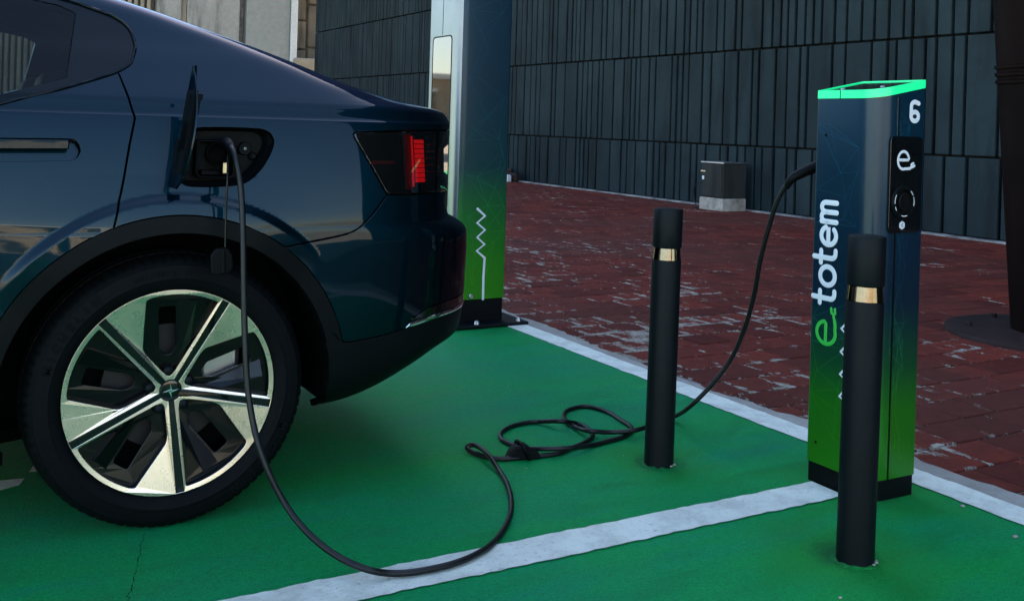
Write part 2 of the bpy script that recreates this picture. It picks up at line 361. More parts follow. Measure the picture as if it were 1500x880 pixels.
def tube_data(P, rad, seg=10, cap=True):
    P = np.asarray(P, float); n = len(P); rad = np.broadcast_to(np.asarray(rad, float), (n,))
    t = np.gradient(P, axis=0); t /= np.linalg.norm(t, axis=1)[:, None] + 1e-12
    up = np.array([0, 0, 1.]) if abs(t[0][2]) < .9 else np.array([1., 0, 0])
    u = np.cross(t[0], up); u /= np.linalg.norm(u); V = []
    for i in range(n):
        u = u - t[i] * (u @ t[i]); u /= np.linalg.norm(u); w = np.cross(t[i], u)
        for k in range(seg):
            a = 2 * math.pi * k / seg; V.append(P[i] + rad[i] * (math.cos(a) * u + math.sin(a) * w))
    Fc = [[i * seg + k, i * seg + (k + 1) % seg, (i + 1) * seg + (k + 1) % seg, (i + 1) * seg + k] for i in range(n - 1) for k in range(seg)]
    if cap: Fc += [list(range(seg))[::-1], [(n - 1) * seg + k for k in range(seg)]]
    return V, Fc
def tube(name, P, rad, m, parent=None, org=None, seg=10):
    V, Fc = tube_data(P, rad, seg); return add(name, V, Fc, m, parent, org, smooth=True, angle=60)
def stroke(name, lines, w, m, fr, parent=None, org=None, thick=.0012, seg=8):
    """flat lettering: round-capped strokes; lines = list of 2D polylines in the frame"""
    V = []; Fc = []
    for L in lines:
        L = np.array([list(p) + [0] for p in L], float); r = w / 2
        d0 = L[0] - L[1]; d0 /= np.linalg.norm(d0); d1 = L[-1] - L[-2]; d1 /= np.linalg.norm(d1)
        caps = [(.98, .2), (.8, .6), (.45, .89)]
        P = [L[0] + d0 * r * a for a, b in caps] + list(L) + [L[-1] + d1 * r * a for a, b in caps[::-1]]
        rr = [r * b for a, b in caps] + [r] * len(L) + [r * b for a, b in caps[::-1]]
        v, f = tube_data(P, rr, seg); o = len(V); V += list(v); Fc += [[i + o for i in q] for q in f]
    V = np.array(V); V[:, 2] = V[:, 2] / (w / 2) * thick
    return add(name, to3(fr, V), Fc, m, parent, org, smooth=True, angle=60)
def lathe(name, prof, m, fr, parent=None, org=None, seg=48, mod=None, smooth=True, angle=35, close=False):
    """prof: list of (radius, c); axis = frame c"""
    n = len(prof); V = []
    for k in range(seg):
        a = 2 * math.pi * k / seg
        for j, (r, c) in enumerate(prof):
            if mod: r = r + mod(k, j)
            V.append((r * math.cos(a), r * math.sin(a), c))
    Fc = [[k * n + j, ((k + 1) % seg) * n + j, ((k + 1) % seg) * n + j + 1, k * n + j + 1] for k in range(seg) for j in range(n - 1)]
    if close: Fc += [[k * n + n - 1, ((k + 1) % seg) * n + n - 1, ((k + 1) % seg) * n, k * n] for k in range(seg)]
    return add(name, to3(fr, V), Fc, m, parent, org, smooth=smooth, angle=angle)
def circ(r, n=32, c=(0, 0), a0=0): return [(c[0] + r * math.cos(a0 + 2 * math.pi * i / n), c[1] + r * math.sin(a0 + 2 * math.pi * i / n)) for i in range(n)]
def arc(r, a0, a1, n=24, c=(0, 0), ry=None):
    ry = ry or r; return [(c[0] + r * math.cos(R_(a0 + (a1 - a0) * i / n)), c[1] + ry * math.sin(R_(a0 + (a1 - a0) * i / n))) for i in range(n + 1)]
def round_poly(P, rads, n=6):
    """polygon with rounded corners"""
    P = np.asarray(P, float); k = len(P); rads = [rads] * k if isinstance(rads, (int, float)) else rads; out = []
    for i in range(k):
        a, b, c = P[i - 1], P[i], P[(i + 1) % k]; r = rads[i]
        d1 = (a - b) / np.linalg.norm(a - b); d2 = (c - b) / np.linalg.norm(c - b)
        ang = math.acos(np.clip(d1 @ d2, -1, 1)); L = min(r / math.tan(ang / 2), .48 * np.linalg.norm(a - b), .48 * np.linalg.norm(c - b))
        p0, p1 = b + d1 * L, b + d2 * L
        for q in range(n + 1):
            s = q / n; out.append(tuple((1 - s)**2 * p0 + 2 * s * (1 - s) * b + s * s * p1))
    return out
def extrude_z(name, loop, z0, z1, m, parent=None, org=None, ztop=None, cap=True, smooth=True, bev=.0):
    """prism of a plan loop (counter-clockwise); ztop(x,y) may slope the top"""
    n = len(loop); L = np.array(loop)
    zt = np.array([ztop(*p) if ztop else z1 for p in L])
    V = [(p[0], p[1], z0) for p in L] + [(p[0], p[1], z) for p, z in zip(L, zt)]
    Fc = [[i, (i + 1) % n, n + (i + 1) % n, n + i] for i in range(n)]
    if cap: Fc += [list(range(n))[::-1], list(range(n, 2 * n))]
    return add(name, V, Fc, m, parent, org, smooth=smooth, angle=40)

# ================================================================== THE SETTING
def sheet(name, x0, x1, y0, y1, z, m, kind='structure', parent=None, jit=0., step=.05, thick=0., axis=None):
    """flat sheet; the long edges (along axis) wander by jit"""
    if not axis:
        V = [(x0, y0, z), (x1, y0, z), (x1, y1, z), (x0, y1, z)]; Fc = [[0, 1, 2, 3]]
    else:
        a0, a1 = (y0, y1) if axis == 'y' else (x0, x1); n = max(2, int((a1 - a0) / step)); V = []; Fc = []
        w1 = np.cumsum(rng.normal(0, jit * .5, n + 1)) * .25; w1 -= np.linspace(w1[0], w1[-1], n + 1); w1 = np.clip(w1, -jit * 1.5, jit * 1.5) + rng.normal(0, jit * .5, n + 1)
        w2 = np.cumsum(rng.normal(0, jit * .5, n + 1)) * .25; w2 -= np.linspace(w2[0], w2[-1], n + 1); w2 = np.clip(w2, -jit * 1.5, jit * 1.5) + rng.normal(0, jit * .5, n + 1)
        for i in range(n + 1):
            a = a0 + (a1 - a0) * i / n
            V += [(x0 + w1[i], a, z), (x1 + w2[i], a, z)] if axis == 'y' else [(a, y1 + w1[i], z), (a, y0 + w2[i], z)]
        Fc = [[2 * i, 2 * i + 1, 2 * i + 3, 2 * i + 2] for i in range(n)]
    o = add(name, V, Fc, m, parent)
    if kind: o['kind'] = kind
    return o
sheet('ground', -300, 300, -300, 300, -.06, 'plaza')
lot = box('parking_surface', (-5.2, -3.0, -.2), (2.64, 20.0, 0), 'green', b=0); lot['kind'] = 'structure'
sheet('edge_line_marking', 2.612, 2.727, -3.0, 20.0, .004, 'white', jit=.004, axis='y', step=.025)
sheet('bay_line_marking', -5.0, 2.332, 2.093, 2.222, .004, 'white', jit=.0035, axis='x', step=.025)
sheet('bay_line_marking', -5.0, 2.60, 4.72, 4.85, .004, 'white', jit=.0035, axis='x', step=.05)
sheet('bay_line_marking', -5.0, 2.60, -.53, -.40, .004, 'white', jit=.0035, axis='x', step=.05)
for (a, b, c, d) in ((G(-8, 722), G(-8, 706), G(36, 702), G(28, 712)), (G(42, 693), G(50, 682), G(64, 680), G(60, 692))):
    o = add('faded_marking', [tuple(p[:2]) + (.004,) for p in (a, b, c, d)], [[0, 3, 2, 1]], 'white'); o['kind'] = 'structure'
# hairline crack in the green coat
cp = np.array([G(212, 781), G(207, 800), G(203, 822), G(198, 842), G(193, 862), G(186, 890)]); cp = catmull(cp, 60); cp[:, 0] += rng.normal(0, .0022, 60); V = []
for i, p in enumerate(cp):
    w = .0004 + .0011 * rng.random() ** 2; V += [(p[0] - w, p[1], .003), (p[0] + w, p[1], .003)]
add('surface_crack', V, [[2 * i, 2 * i + 1, 2 * i + 3, 2 * i + 2] for i in range(59)], 'black_matte', lot)

# ---- red paver field
pave = box('pavement', (2.66, -4.0, -.2), (9.70, 40.0, -.0075), 'joint', b=0); pave['kind'] = 'structure'
def brick_mesh(seed):
    r = random.Random(seed); s = .0955; h = .03; b = .005
    top = [(-s + b, -s + b), (s - b, -s + b), (s - b, s - b), (-s + b, s - b)]
    ext = [(-s, -s), (s, -s), (s, s), (-s, s)]
    V = [(x + r.uniform(-.002, .002), y + r.uniform(-.002, .002), r.uniform(-.0012, .0012)) for x, y in top]
    V += [(x + r.uniform(-.0015, .0015), y + r.uniform(-.0015, .0015), -.004) for x, y in ext] + [(x, y, -h) for x, y in ext]
    Fc = [[0, 1, 2, 3]] + [[4 + i, 4 + (i + 1) % 4, (i + 1) % 4, i] for i in range(4)] + [[8 + i, 8 + (i + 1) % 4, 4 + (i + 1) % 4, 4 + i] for i in range(4)]
    return V, Fc
BR = [brick_mesh(i) for i in range(6)]
bme = []
for v, f in BR:
    me = bpy.data.meshes.new('brick'); me.from_pydata(v, [], f); me.materials.append(MT['brick']); bme.append(me)
def proj(X, Y, Z):
    r = X * math.cos(YAW) - Y * math.sin(YAW); f = X * math.sin(YAW) + Y * math.cos(YAW)
    if f < .1: return (-9e9, -9e9, f)
    a = r / f * F_PX; b = -(Z - CAM_H) / f * F_PX
    return (CXP + a * math.cos(ROLL) - b * math.sin(ROLL), CYP + a * math.sin(ROLL) + b * math.cos(ROLL), f)
cells = []
for k in range(-21, 150):
    y = .2 + .2 * k
    for j in range(36):
        x = 2.81 + .2 * j + (.1 if k % 2 == 0 else 0) - .0
        if x - .1 < 2.70 or x + .1 > 9.62: continue
        px, py, f = proj(x, y, 0); vis = 680 < px < 1540 and py < 900
        cells.append((f if vis else 1e6 + abs(f), x, y))
cells.sort(); Vs = []; Fs = []
for i, (f, x, y) in enumerate(cells):
    dz = random.gauss(0, .0007); q = random.randrange(6)
    if i < 300:
        o = share('brick', bme[q], pave, (x, y, dz)); o.rotation_euler = (random.gauss(0, .0025), random.gauss(0, .0025), random.gauss(0, .003) + R_(90) * random.randrange(4))
    else:
        v, ff = BR[q]; n = len(Vs); Vs += [(a + x, b + y, c + dz) for a, b, c in v]; Fs += [[n + t for t in g] for g in ff]
o = add('brick_field', Vs, Fs, 'brick', pave); o['kind'] = 'stuff'
# cement haunch between edge line and pavers
n = 260; ys = np.linspace(-3, 9.6, n); V = []
w = np.interp(ys, [-3, 1.4, 1.9, 2.6, 3.2, 4.2, 5, 9.6], [.12, .12, .10, .10, .045, .06, .10, .08]); w2 = np.convolve(rng.normal(0, 1, n + 20), np.ones(7) / 7, 'same')[10:10 + n] * .025 + rng.normal(0, .006, n)
for y, a, b in zip(ys, w, w2): V += [(2.70, y, .0025), (2.727 + max(.012, a + b), y, .0025)]
o = add('cement_strip', V, [[2 * i, 2 * i + 1, 2 * i + 3, 2 * i + 2] for i in range(n - 1)], 'cement'); o['kind'] = 'structure'
# kerb along the foot of the wall
o = box('wall_kerb', (9.40, -12.0, -.05), (9.53, 30.0, .018), 'joint', b=.01); o['kind'] = 'structure'

# ---- dark wall of vertical concrete strips
WX = 9.55
wall = thing('panel_wall', (WX + .3, 14.0, 0), 'tall dark grey wall of ribbed vertical concrete strips behind the red paving', 'wall')
box('wall_core', (WX + .09, -12.0, -.1), (WX + 6.0, 28.9, 16.0), 'dark_wall_back', wall, b=0)  # unseen height and near end are chosen to keep the bays in shade
rows = [(.02, .852), (.874, 2.158), (2.182, 3.556), (3.58, 4.86)] + [(4.884 + 1.304 * i, 6.164 + 1.304 * i) for i in range(8)]
strips = []
for ri, (z0, z1) in enumerate(rows):
    y = -11.98
    while y < 28.85:
        wd = random.choice([.085, .10, .12, .15, .17, .19, .24, .27, .36]); wd = min(wd, 28.88 - y)
        px, py, f = proj(WX, y + wd / 2, max(z0, .3)); px2, py2, _ = proj(WX, y + wd / 2, z0)
        vis = 440 < px < 1560 and py2 > 0 and f > 1
        if wd > .04: strips.append((0 if vis else 1, f, y, wd, z0, z1))
        y += wd + .040
strips.sort(); Vs = []; Fs = []; cache = {}
for i, (vis, f, y, wd, z0, z1) in enumerate(strips):
    dx = random.gauss(0, .004); key = (round(wd, 3), round(z1 - z0, 3))
    if key not in cache:
        v, ff = bevel_box(.11, wd, z1 - z0, b=.008); cache[key] = [v, ff, None]
    v, ff, me = cache[key]
    if i < 290 and not vis:
        if me is None:
            me = bpy.data.meshes.new('panel_strip'); me.from_pydata(v, [], ff); me.materials.append(MT['dark_wall']); cache[key][2] = me
        share('panel_strip', me, wall, (WX + .055 + dx, y + wd / 2, (z0 + z1) / 2))
    else:
        n = len(Vs); Vs += [(a + WX + .055 + dx, b + y + wd / 2, c + (z0 + z1) / 2) for a, b, c in v]; Fs += [[n + t for t in g] for g in ff]
o = add('panel_strip_field', Vs, Fs, 'dark_wall', wall); o['kind'] = 'stuff'

# ---- pale building and brown stone wall beyond the car
pb = thing('concrete_building', (8.0, 34.0, 0), 'pale concrete building with smooth wall and white corner trim beyond the car roof', 'building')
Yb = 33.0
def xb(px): return SY(px, 10, Yb)[0]
box('wall_panel', (xb(232), Yb, 0), (xb(266.5), Yb + 6, 11), 'pale_concrete', pb, b=.03)
box('joint_strip', (xb(267), Yb + .10, 0), (xb(274.5), Yb + 6, 11), 'sand_stone', pb, b=.01)
box('wall_panel', (xb(275), Yb, 0), (xb(352), Yb + 6, 11), 'pale_concrete', pb, b=.03)
box('recess_panel', (xb(352.5), Yb + .35, 0), (xb(361), Yb + 6, 11), 'plinth', pb, b=.01)
box('smooth_wall', (xb(361.5), Yb - .05, 0), (xb(425.5), Yb + 6, 11), 'pale_render', pb, b=.02)
box('corner_trim', (xb(426), Yb - .12, 0), (xb(435.5), Yb + 6, 11), 'white_trim', pb, b=.03)
box('ribbed_wall_core', (xb(-420), Yb + .6, 0), (xb(231), Yb + 6, 11), 'brown_stone', pb, b=.02)
for i in range(68):
    a = -418 + 9.5 * i; box('rib', (xb(a), Yb + .35, 0), (xb(a + 6), Yb + .59, 11), 'sand_stone', pb, b=.03)
sw = thing('stone_wall', (11.0, 34.2, 0), 'brown stone block wall with a sandy ledge between pale building and dark wall', 'wall')
Ys = 34.0
box('wall_core', (10.2, Ys + .12, 0), (14.5, Ys + 1.0, 9.5), 'brown_stone', sw, b=0)
x = 10.25; cols_ = []
while x < 14.4: cols_.append(x); x += random.choice([.5, .62, .7])
for ci, x in enumerate(cols_[:-1]):
    z = random.uniform(-.8, .0)
    while z < 9.4:
        h = random.choice([1.0, 1.25, 1.5]); z0 = max(z, 0.02)
        if z + h - .05 > z0 + .1: box('stone_block', (x + .03, Ys + random.uniform(-.05, .05), z0), (cols_[ci + 1] - .03, Ys + .14, z + h - .05), 'brown_stone', sw, b=.04)
        z += h
box('ledge', (10.15, Ys - 1.2, 2.5), (14.5, Ys - .1, 3.05), 'sand_stone', sw, b=.06)
box('ledge_base', (10.4, Ys - .9, 0), (14.4, Ys - .1, 2.498), 'brown_stone', sw, b=.02)
# blocks and a board at the far end of the wall foot
kb = thing('timber_offcut', (9.28, 16.85, 0), 'dark brown timber offcut lying against the foot of the ribbed wall', 'timber')
v, f = bevel_box(.09, 1.3, .16, b=.02); add('beam', np.array(v) + (9.30, 16.9, .082), f, 'plate', kb)
v, f = bevel_box(.05, 1.0, .08, b=.015); add('batten', np.array(v) + (9.32, 17.0, .203), f, 'plate', kb)
for yy, lb in ((16.95, 'small pale concrete block behind the tall charging column'), (16.35, 'small pale concrete block beside the end of the brown timber')):
    v, f = bevel_box(.09, .13, .13, b=.015); tag(add('concrete_block', np.array(v) + (9.16, yy, .066), f, 'white_trim', None, (9.16, yy, 0)), lb, 'block', 'pale blocks at the wall foot')

# ---- sunlit beige building across the plaza (seen mirrored in the car and the steel bands)
fb = thing('slatted_building', (-4, -34, 0), 'low sunlit beige building with vertical fins, mirrored in the car side and steel bands', 'building')
box('wall', (-60, -40, -.1), (6, -34, 4.2), 'beige', fb, b=0)
box('cornice', (-60.2, -34, 3.9), (6.2, -33.5, 4.4), 'white_trim', fb, b=.05)
for i in range(44):
    x = -59.5 + 1.5 * i; box('fin', (x, -33.99, .4), (x + .5, -33.4, 3.88), 'beige' if i % 3 else 'white_trim', fb, b=.03)
for i in range(21):
    x = -58.2 + 3 * i; box('window', (x - .3, -33.99, .9), (x + .35, -33.93, 3.1), 'gloss_black', fb, b=.01)
box('string_course', (-60.1, -33.99, .15), (6.1, -33.86, .38), 'beige_dark', fb, b=.02)
th = thing('town_house', (-18, 52, 0), 'low sandy town house with tall dark windows, mirrored in the charging column screen', 'building')
box('wall', (-32, 50, 0), (-9, 60, 3.4), 'sand_stone', th, b=.02); box('roof_slab', (-32.3, 49.6, 3.4), (-8.7, 60.3, 3.7), 'white_trim', th, b=.03)
for i in range(9):
    w_ = box('window', (-31.2 + 2.5 * i, 49.93, .9), (-29.9 + 2.5 * i, 49.99, 2.7), 'gloss_black', th, b=.01); box('window_frame', (-31.3 + 2.5 * i, 49.90, 2.71), (-29.8 + 2.5 * i, 49.99, 2.9), 'white_trim', w_, b=.01)
lw = thing('added_wall', (-20, 0, 0), 'unseen low sandy wall with pale coping, added for reflections', 'wall')  # out of view, added so the column screen mirrors less bare sky
box('wall_body', (-24, -30, -.1), (-23.6, 30, 1.6), 'sand_stone', lw, b=.02); box('coping', (-24.1, -30, 1.6), (-23.5, 30, 1.75), 'white_trim', lw, b=.03)

# ================================================================== STREET OBJECTS
# ---- leaning dark column
pc = np.array([5.25, 3.35])
colm = thing('leaning_column', (pc[0], pc[1], 0), 'thick black leaning steel column on a round brown base plate', 'column')
fr = frame((pc[0], pc[1], 0), (1, 0, 0), (0, 1, 0))
lathe('base_plate', [(.0, .030), (.49, .030), (.515, .022), (.52, .004), (.52, -.01)], 'plate', fr, colm, seg=72)
ld = np.array([-.088, .03, 1.0])
P = np.array([(pc[0], pc[1], .02) + ld * t for t in np.linspace(0, 7, 12)]); tube('shaft', P, np.linspace(.182, .190, 12), 'pole', colm, seg=40)
for t in (1.44, 1.40, 1.36):
    P = np.array([(pc[0], pc[1], .02) + ld * (t + d) for d in (-.012, -.008, .008, .012)]); tube('ring_band', P, [.184, .195, .195, .184], 'pole', colm, seg=40)
for k in range(6):
    a = k * math.pi / 3 + .3; c = (pc[0] + .40 * math.cos(a), pc[1] + .40 * math.sin(a), .03)
    lathe('bolt', [(0, .022), (.016, .022), (.018, .018), (.018, -.002)], 'plate', frame(c, (1, 0, 0), (0, 1, 0)), colm, seg=6, smooth=False)

# ---- electrical cabinet at the wall
X0, X1, Y0, Y1 = 8.99, 9.385, 10.26, 10.70
cab = thing('electrical_cabinet', (9.2, 10.48, 0), 'small grey metal electrical cabinet on a stained plinth against the ribbed wall', 'cabinet')
box('plinth', (X0 - .02, Y0 - .015, -.005), (X1, Y1 + .015, .165), 'plinth', cab, b=.012)
box('housing', (X0, Y0, .166), (X1, Y1, .625), 'cabinet', cab, b=.006)
box('top_cover', (X0 - .012, Y0 - .012, .6255), (X1 + .01, Y1 + .012, .643), 'steel', cab, b=.004)
box('door', (X0 - .012, Y0 + .02, .186), (X0 - .0005, Y1 - .02, .612), 'cabinet', cab, b=.004)
box('door_latch', (X0 - .03, Y1 - .075, .40), (X0 - .0125, Y1 - .045, .45), 'white_print', cab, b=.004)
box('warning_strip', (X0 - .016, Y1 - .09, .505), (X0 - .0125, Y1 - .0, .523), 'brass', cab, b=.001)
P = catmull([(X0 - .012, Y1 - .06, .385), (X0 - .03, Y1 + .0, .36), (X0 - .02, Y1 + .10, .30), (X0, Y1 + .15, .18), (X0, Y1 + .10, .05), (X0 - .02, Y1 + .04, .012), (X0 - .06, Y1 + .06, .012), (X0 - .05, Y1 + .12, .012)], 50)
tube('loose_wire', P, .007, 'cable', cab, seg=6)

# ---- bollards
def bollard(base, label, lean):
    b = thing('bollard', (base[0], base[1], 0), label, 'bollard', 'black bollards guarding the charger')
    fr = frame((base[0], base[1], 0), (1, 0, 0), (0, 1, 0)); r = .046
    lathe('post', [(r, -.03), (r, .640), (r - .001, .6445), (r - .004, .6455), (.03, .6455)], 'powder_black', fr, b, seg=56)
    lathe('steel_band', [(r - .004, .646), (r - .0008, .6465), (r - .0046, .6825), (r - .006, .683)], 'band', fr, b, seg=64)
    lathe('cap', [(.03, .6835), (r - .004, .6835), (r - .001, .685), (r, .688), (r, .801), (r - .002, .8055), (r - .008, .807), (.0, .8072)], 'powder_black', fr, b, seg=56)
    # ragged rim of green coat around the foot
    prof = []; V = []; Fc = []; n = 64
    ww = np.convolve(rng.normal(0, 1, n + 8), np.ones(4) / 4, 'same')[4:4 + n]
    for k in range(n):
        a = 2 * math.pi * k / n; ca, sa = math.cos(a), math.sin(a); h = max(.001, .004 + .004 * ww[k]); e = .010 + .004 * abs(ww[k])
        for rr, zz in ((r + e, .0006), (r + .004, h * .7), (r + .0008, h), (r - .001, h)): V.append((base[0] + rr * ca, base[1] + rr * sa, zz))
    Fc = [[4 * k + j, 4 * ((k + 1) % n) + j, 4 * ((k + 1) % n) + j + 1, 4 * k + j + 1] for k in range(n) for j in range(3)]
    add('paint_rim', V, Fc, 'green', b, smooth=True)
    for k, (a, s) in enumerate(((-1.0, .006), (-1.35, .005), (-.75, .004))):
        v, f = bevel_box(s * 1.6, s, s * .8, b=.001); add('paint_chip', np.array(v) + (base[0] + (r + .004) * math.cos(a), base[1] + (r + .004) * math.sin(a), .008), f, 'cement', b)
    b.rotation_euler = (0, lean * math.cos(YAW), 0); return b
def foot(px, py): p = G(px, py); d = p[:2] / np.linalg.norm(p[:2]); return p[:2] + d * .046
bollard(foot(1252, 832), 'black bollard with steel band right in front of the numbered charger post', .012)
bollard(foot(964.5, 687), 'black bollard with steel band standing beside the coiled charging cable', .012)

# ---- lettering strokes for the charger graphics (unit: x-height = 1)
def L_t(x): return [[(x + .18, 1.42), (x + .18, .28)] + [(x + .18 + .24 * (1 - math.cos(R_(a))), .28 - .26 * math.sin(R_(a))) for a in range(15, 91, 15)] + [(x + .56, .02)], [(x - .08, .96), (x + .50, .96)]]
def L_o(x): return [[(x + .46 + .44 * math.cos(R_(a)), .5 + .48 * math.sin(R_(a))) for a in range(0, 361, 15)]]
def L_e(x): return [[(x + .03, .52), (x + .86, .52)] + [(x + .45 + .43 * math.cos(R_(a)), .5 + .48 * math.sin(R_(a))) for a in range(15, 316, 15)]]
def L_m(x):
    ar = lambda c: [(c + .23 * math.cos(R_(a)), .72 + .28 * math.sin(R_(a))) for a in range(180, -1, -20)]
    return [[(x, 1.0), (x, .02)], [(x, .6)] + ar(x + .23) + [(x + .46, .02)], [(x + .46, .6)] + ar(x + .69) + [(x + .92, .02)]]
def place_lines(lines, s, o=(0, 0)): return [[(o[0] + p[0] * s, o[1] + p[1] * s) for p in L] for L in lines]
def plug_e(s, o=(0, 0)):
    """an e whose tail turns up into a plug: returns stroke lines and plug pieces"""
    e = [[(.06, .52), (.86, .52)] + [(.46 + .46 * math.cos(R_(a)), .5 + .5 * math.sin(R_(a))) for a in range(10, 291, 14)] + [(.80, .02), (1.02, .06)]]
    return place_lines(e, s, o)
def network(name, w, h, m, fr, parent, seed, n=16, wd=.0010, c0=.0006):
    r = random.Random(seed); pts = [(r.uniform(.02, w - .02), h * (i + r.random()) / n) for i in range(n)] + [(0, h * (i + r.random()) / 6) for i in range(6)] + [(w, h * (i + r.random()) / 6) for i in range(6)]
    E = set()
    for i, p in enumerate(pts):
        for _, j in sorted((math.dist(p, q), j) for j, q in enumerate(pts) if j != i)[:4]:
            if math.dist(p, pts[j]) > .04: E.add((min(i, j), max(i, j)))
    V = []; Fc = []
    for k, (i, j) in enumerate(sorted(E)):
        p, q = np.array(pts[i]), np.array(pts[j]); d = (q - p) / np.linalg.norm(q - p); s = np.array([-d[1], d[0]]) * wd / 2; c = c0 + k * 8e-6; o = len(V)
        for a in (p - s, p + s, q + s, q - s): V.append((a[0], a[1], c))
        Fc.append([o, o + 3, o + 2, o + 1])
    for k, p in enumerate(pts[:n]):
        o = len(V); V += [(a, b, c0 + .0006) for a, b in circ(wd * 1.5, 6, p)]; Fc.append(list(range(o, o + 6)))
    return add(name, to3(fr, V), Fc, m, parent)

# ---- numbered charger post
TX0, TX1, TY0, TY1 = 2.34, 2.54, 2.02, 2.258
tot = thing('charging_post', (2.44, 2.14, 0), 'low blue and green charger post with number 6 and glowing green top rim', 'charger')
def totem_loop(d=0.): return round_poly([(TX0 - d, TY0 - d), (TX1 + d, TY0 - d), (TX1 + d, TY1 + d), (TX0 - d, TY1 + d)], [.075, .008, .008, .012], 10)
slope = lambda z0: (lambda x, y: z0 + (x - TX0) / (TX1 - TX0) * .038)
extrude_z('plinth', totem_loop(-.003), -.01, .057, 'black_plastic', tot)
extrude_z('shell', totem_loop(0), .060, 1.16, 'totem_skin', tot, ztop=slope(1.160))
lo_, li_ = np.array(totem_loop(.0005)), np.array(totem_loop(-.004)); n = len(lo_); V = []
for L_, z_ in ((lo_, 1.1625), (lo_, 1.1865), (li_, 1.1868), (li_, 1.170)): V += [(p[0], p[1], slope(z_)(*p)) for p in L_]
add('light_rim', V, [[r * n + i, r * n + (i + 1) % n, (r + 1) * n + (i + 1) % n, (r + 1) * n + i] for r in range(3) for i in range(n)], 'led_green', tot, smooth=True, angle=40)
extrude_z('top_plate', totem_loop(-.0045), 1.150, 1.184, 'gloss_black', tot, ztop=slope(1.1835))
for q in ((2.395, 2.205), (2.43, 2.085)):
    z = slope(1.1836)(*q); lathe('top_screw', [(0, .0022), (.006, .0022), (.0075, 0)], 'steel', frame((q[0], q[1], z), (1, 0, .19), (0, 1, 0)), tot, seg=16)
# rim seam
sm = SX(1231, 130, TX0 - .0015); box('rim_seam', (TX0 - .0018, sm[1] - .0009, 1.16), (TX0 - .0004, sm[1] + .0009, 1.186), 'black_matte', tot, b=0)
sm = on(1318, 125, 1, TY0 - .001)
box('shell_seam', (sm[0] - .0028, TY0 - .0014, .0605), (sm[0] + .0028, TY0 + .0002, 1.166), 'black_plastic', tot, b=0)
box('shell_seam_trim', (sm[0] - .0042, TY0 - .0010, 1.056), (sm[0] - .0029, TY0 - .0002, 1.166), 'steel', tot, b=0)
# black socket panel on the -Y face
pf = frame((2.458, TY0 - .0016, .915), (1, 0, 0), (0, 0, 1))
plate('socket_panel', [round_poly([(-.068, -.14), (.068, -.14), (.068, .14), (-.068, .14)], .018)], .004, .001, 'gloss_black', frame((2.458, TY0 - .0046, .915), (1, 0, 0), (0, 0, 1)), tot)
PY = TY0 - .0049
c = on(1322, 296, 1, PY); sf = frame((c[0], PY - .0005, c[2]), (1, 0, 0), (0, 0, 1))
lathe('socket_ring', [(.050, -.001), (.050, .004), (.046, .007), (.036, .007), (.034, .002), (.034, -.003)], 'black_plastic', sf, tot, seg=48)
lathe('socket_cup', [(.0335, .006), (.0325, -.0005), (.0, -.0005)], 'black_matte', sf, tot, seg=40)
stroke('socket_shutter', [arc(.024, 100, 260, 16, c=(.006, 0))], .008, 'powder_black', frame((c[0], PY - .004, c[2]), (1, 0, 0), (0, 0, 1)), tot, thick=.003)
for a0, a1 in ((150, 185), (200, 215), (255, 285), (-15, 20), (30, 50)):
    stroke('socket_mark', [arc(.0405, a0, a1, 8)], .0025, 'white_print', frame((c[0], PY - .0078, c[2]), (1, 0, 0), (0, 0, 1)), tot, thick=.0006, seg=6)
def mark_frame(px, py, Y): q = on(px, py, 1, Y); return frame(q, (1, 0, 0), (0, 0, 1))
q0 = on(1316, 248, 1, PY); s = (on(1316, 222, 1, PY)[2] - q0[2])
fr = frame((q0[0] - .004, PY - .0012, q0[2]), (1, 0, 0), (0, 0, 1))
stroke('panel_logo', plug_e(s), s * .16, 'white_print', fr, tot, thick=.0007)
stroke('panel_logo_plug', place_lines([[(1.0, .02), (1.16, .16)], [(1.12, .26), (1.28, .34)], [(1.22, .12), (1.38, .20)]], s), s * .15, 'white_print', fr, tot, thick=.0007)
q0 = on(1321, 330, 1, PY); hx = frame((q0[0], PY - .0014, q0[2]), (1, 0, 0), (0, 0, 1))
plate('connector_symbol', [circ(.0125, 6, a0=R_(30))], .0016, .0003, 'white_print', hx, tot)
text('connector_letter', 'C', .013, 'gloss_black', frame(hx[0] + np.array([0, -.0010, 0]), (1, 0, 0), (0, 0, 1)), tot, bold=.0002, thick=.0006)
q0 = on(1340, 163.5, 1, TY0 - .001); hz = on(1340, 146, 1, TY0)[2] - on(1340, 182, 1, TY0)[2]
s6 = [[(.56, .87)] + [(.30 + .255 * math.cos(R_(a)), .735 + .20 * math.sin(R_(a))) for a in range(55, 181, 15)] + [(.045, .50)] + [(.30 + .255 * math.cos(R_(a)), .265 + .21 * math.sin(R_(a))) for a in range(180, 541, 15)]]
stroke('number_six', [[((a - .3) * hz * .86, (b - .5) * hz * .88) for a, b in L] for L in s6], hz * .19, 'white_print', frame(q0 + np.array([0, -.0008, 0]), (1, 0, 0), (0, 0, 1)), tot, thick=.0008)
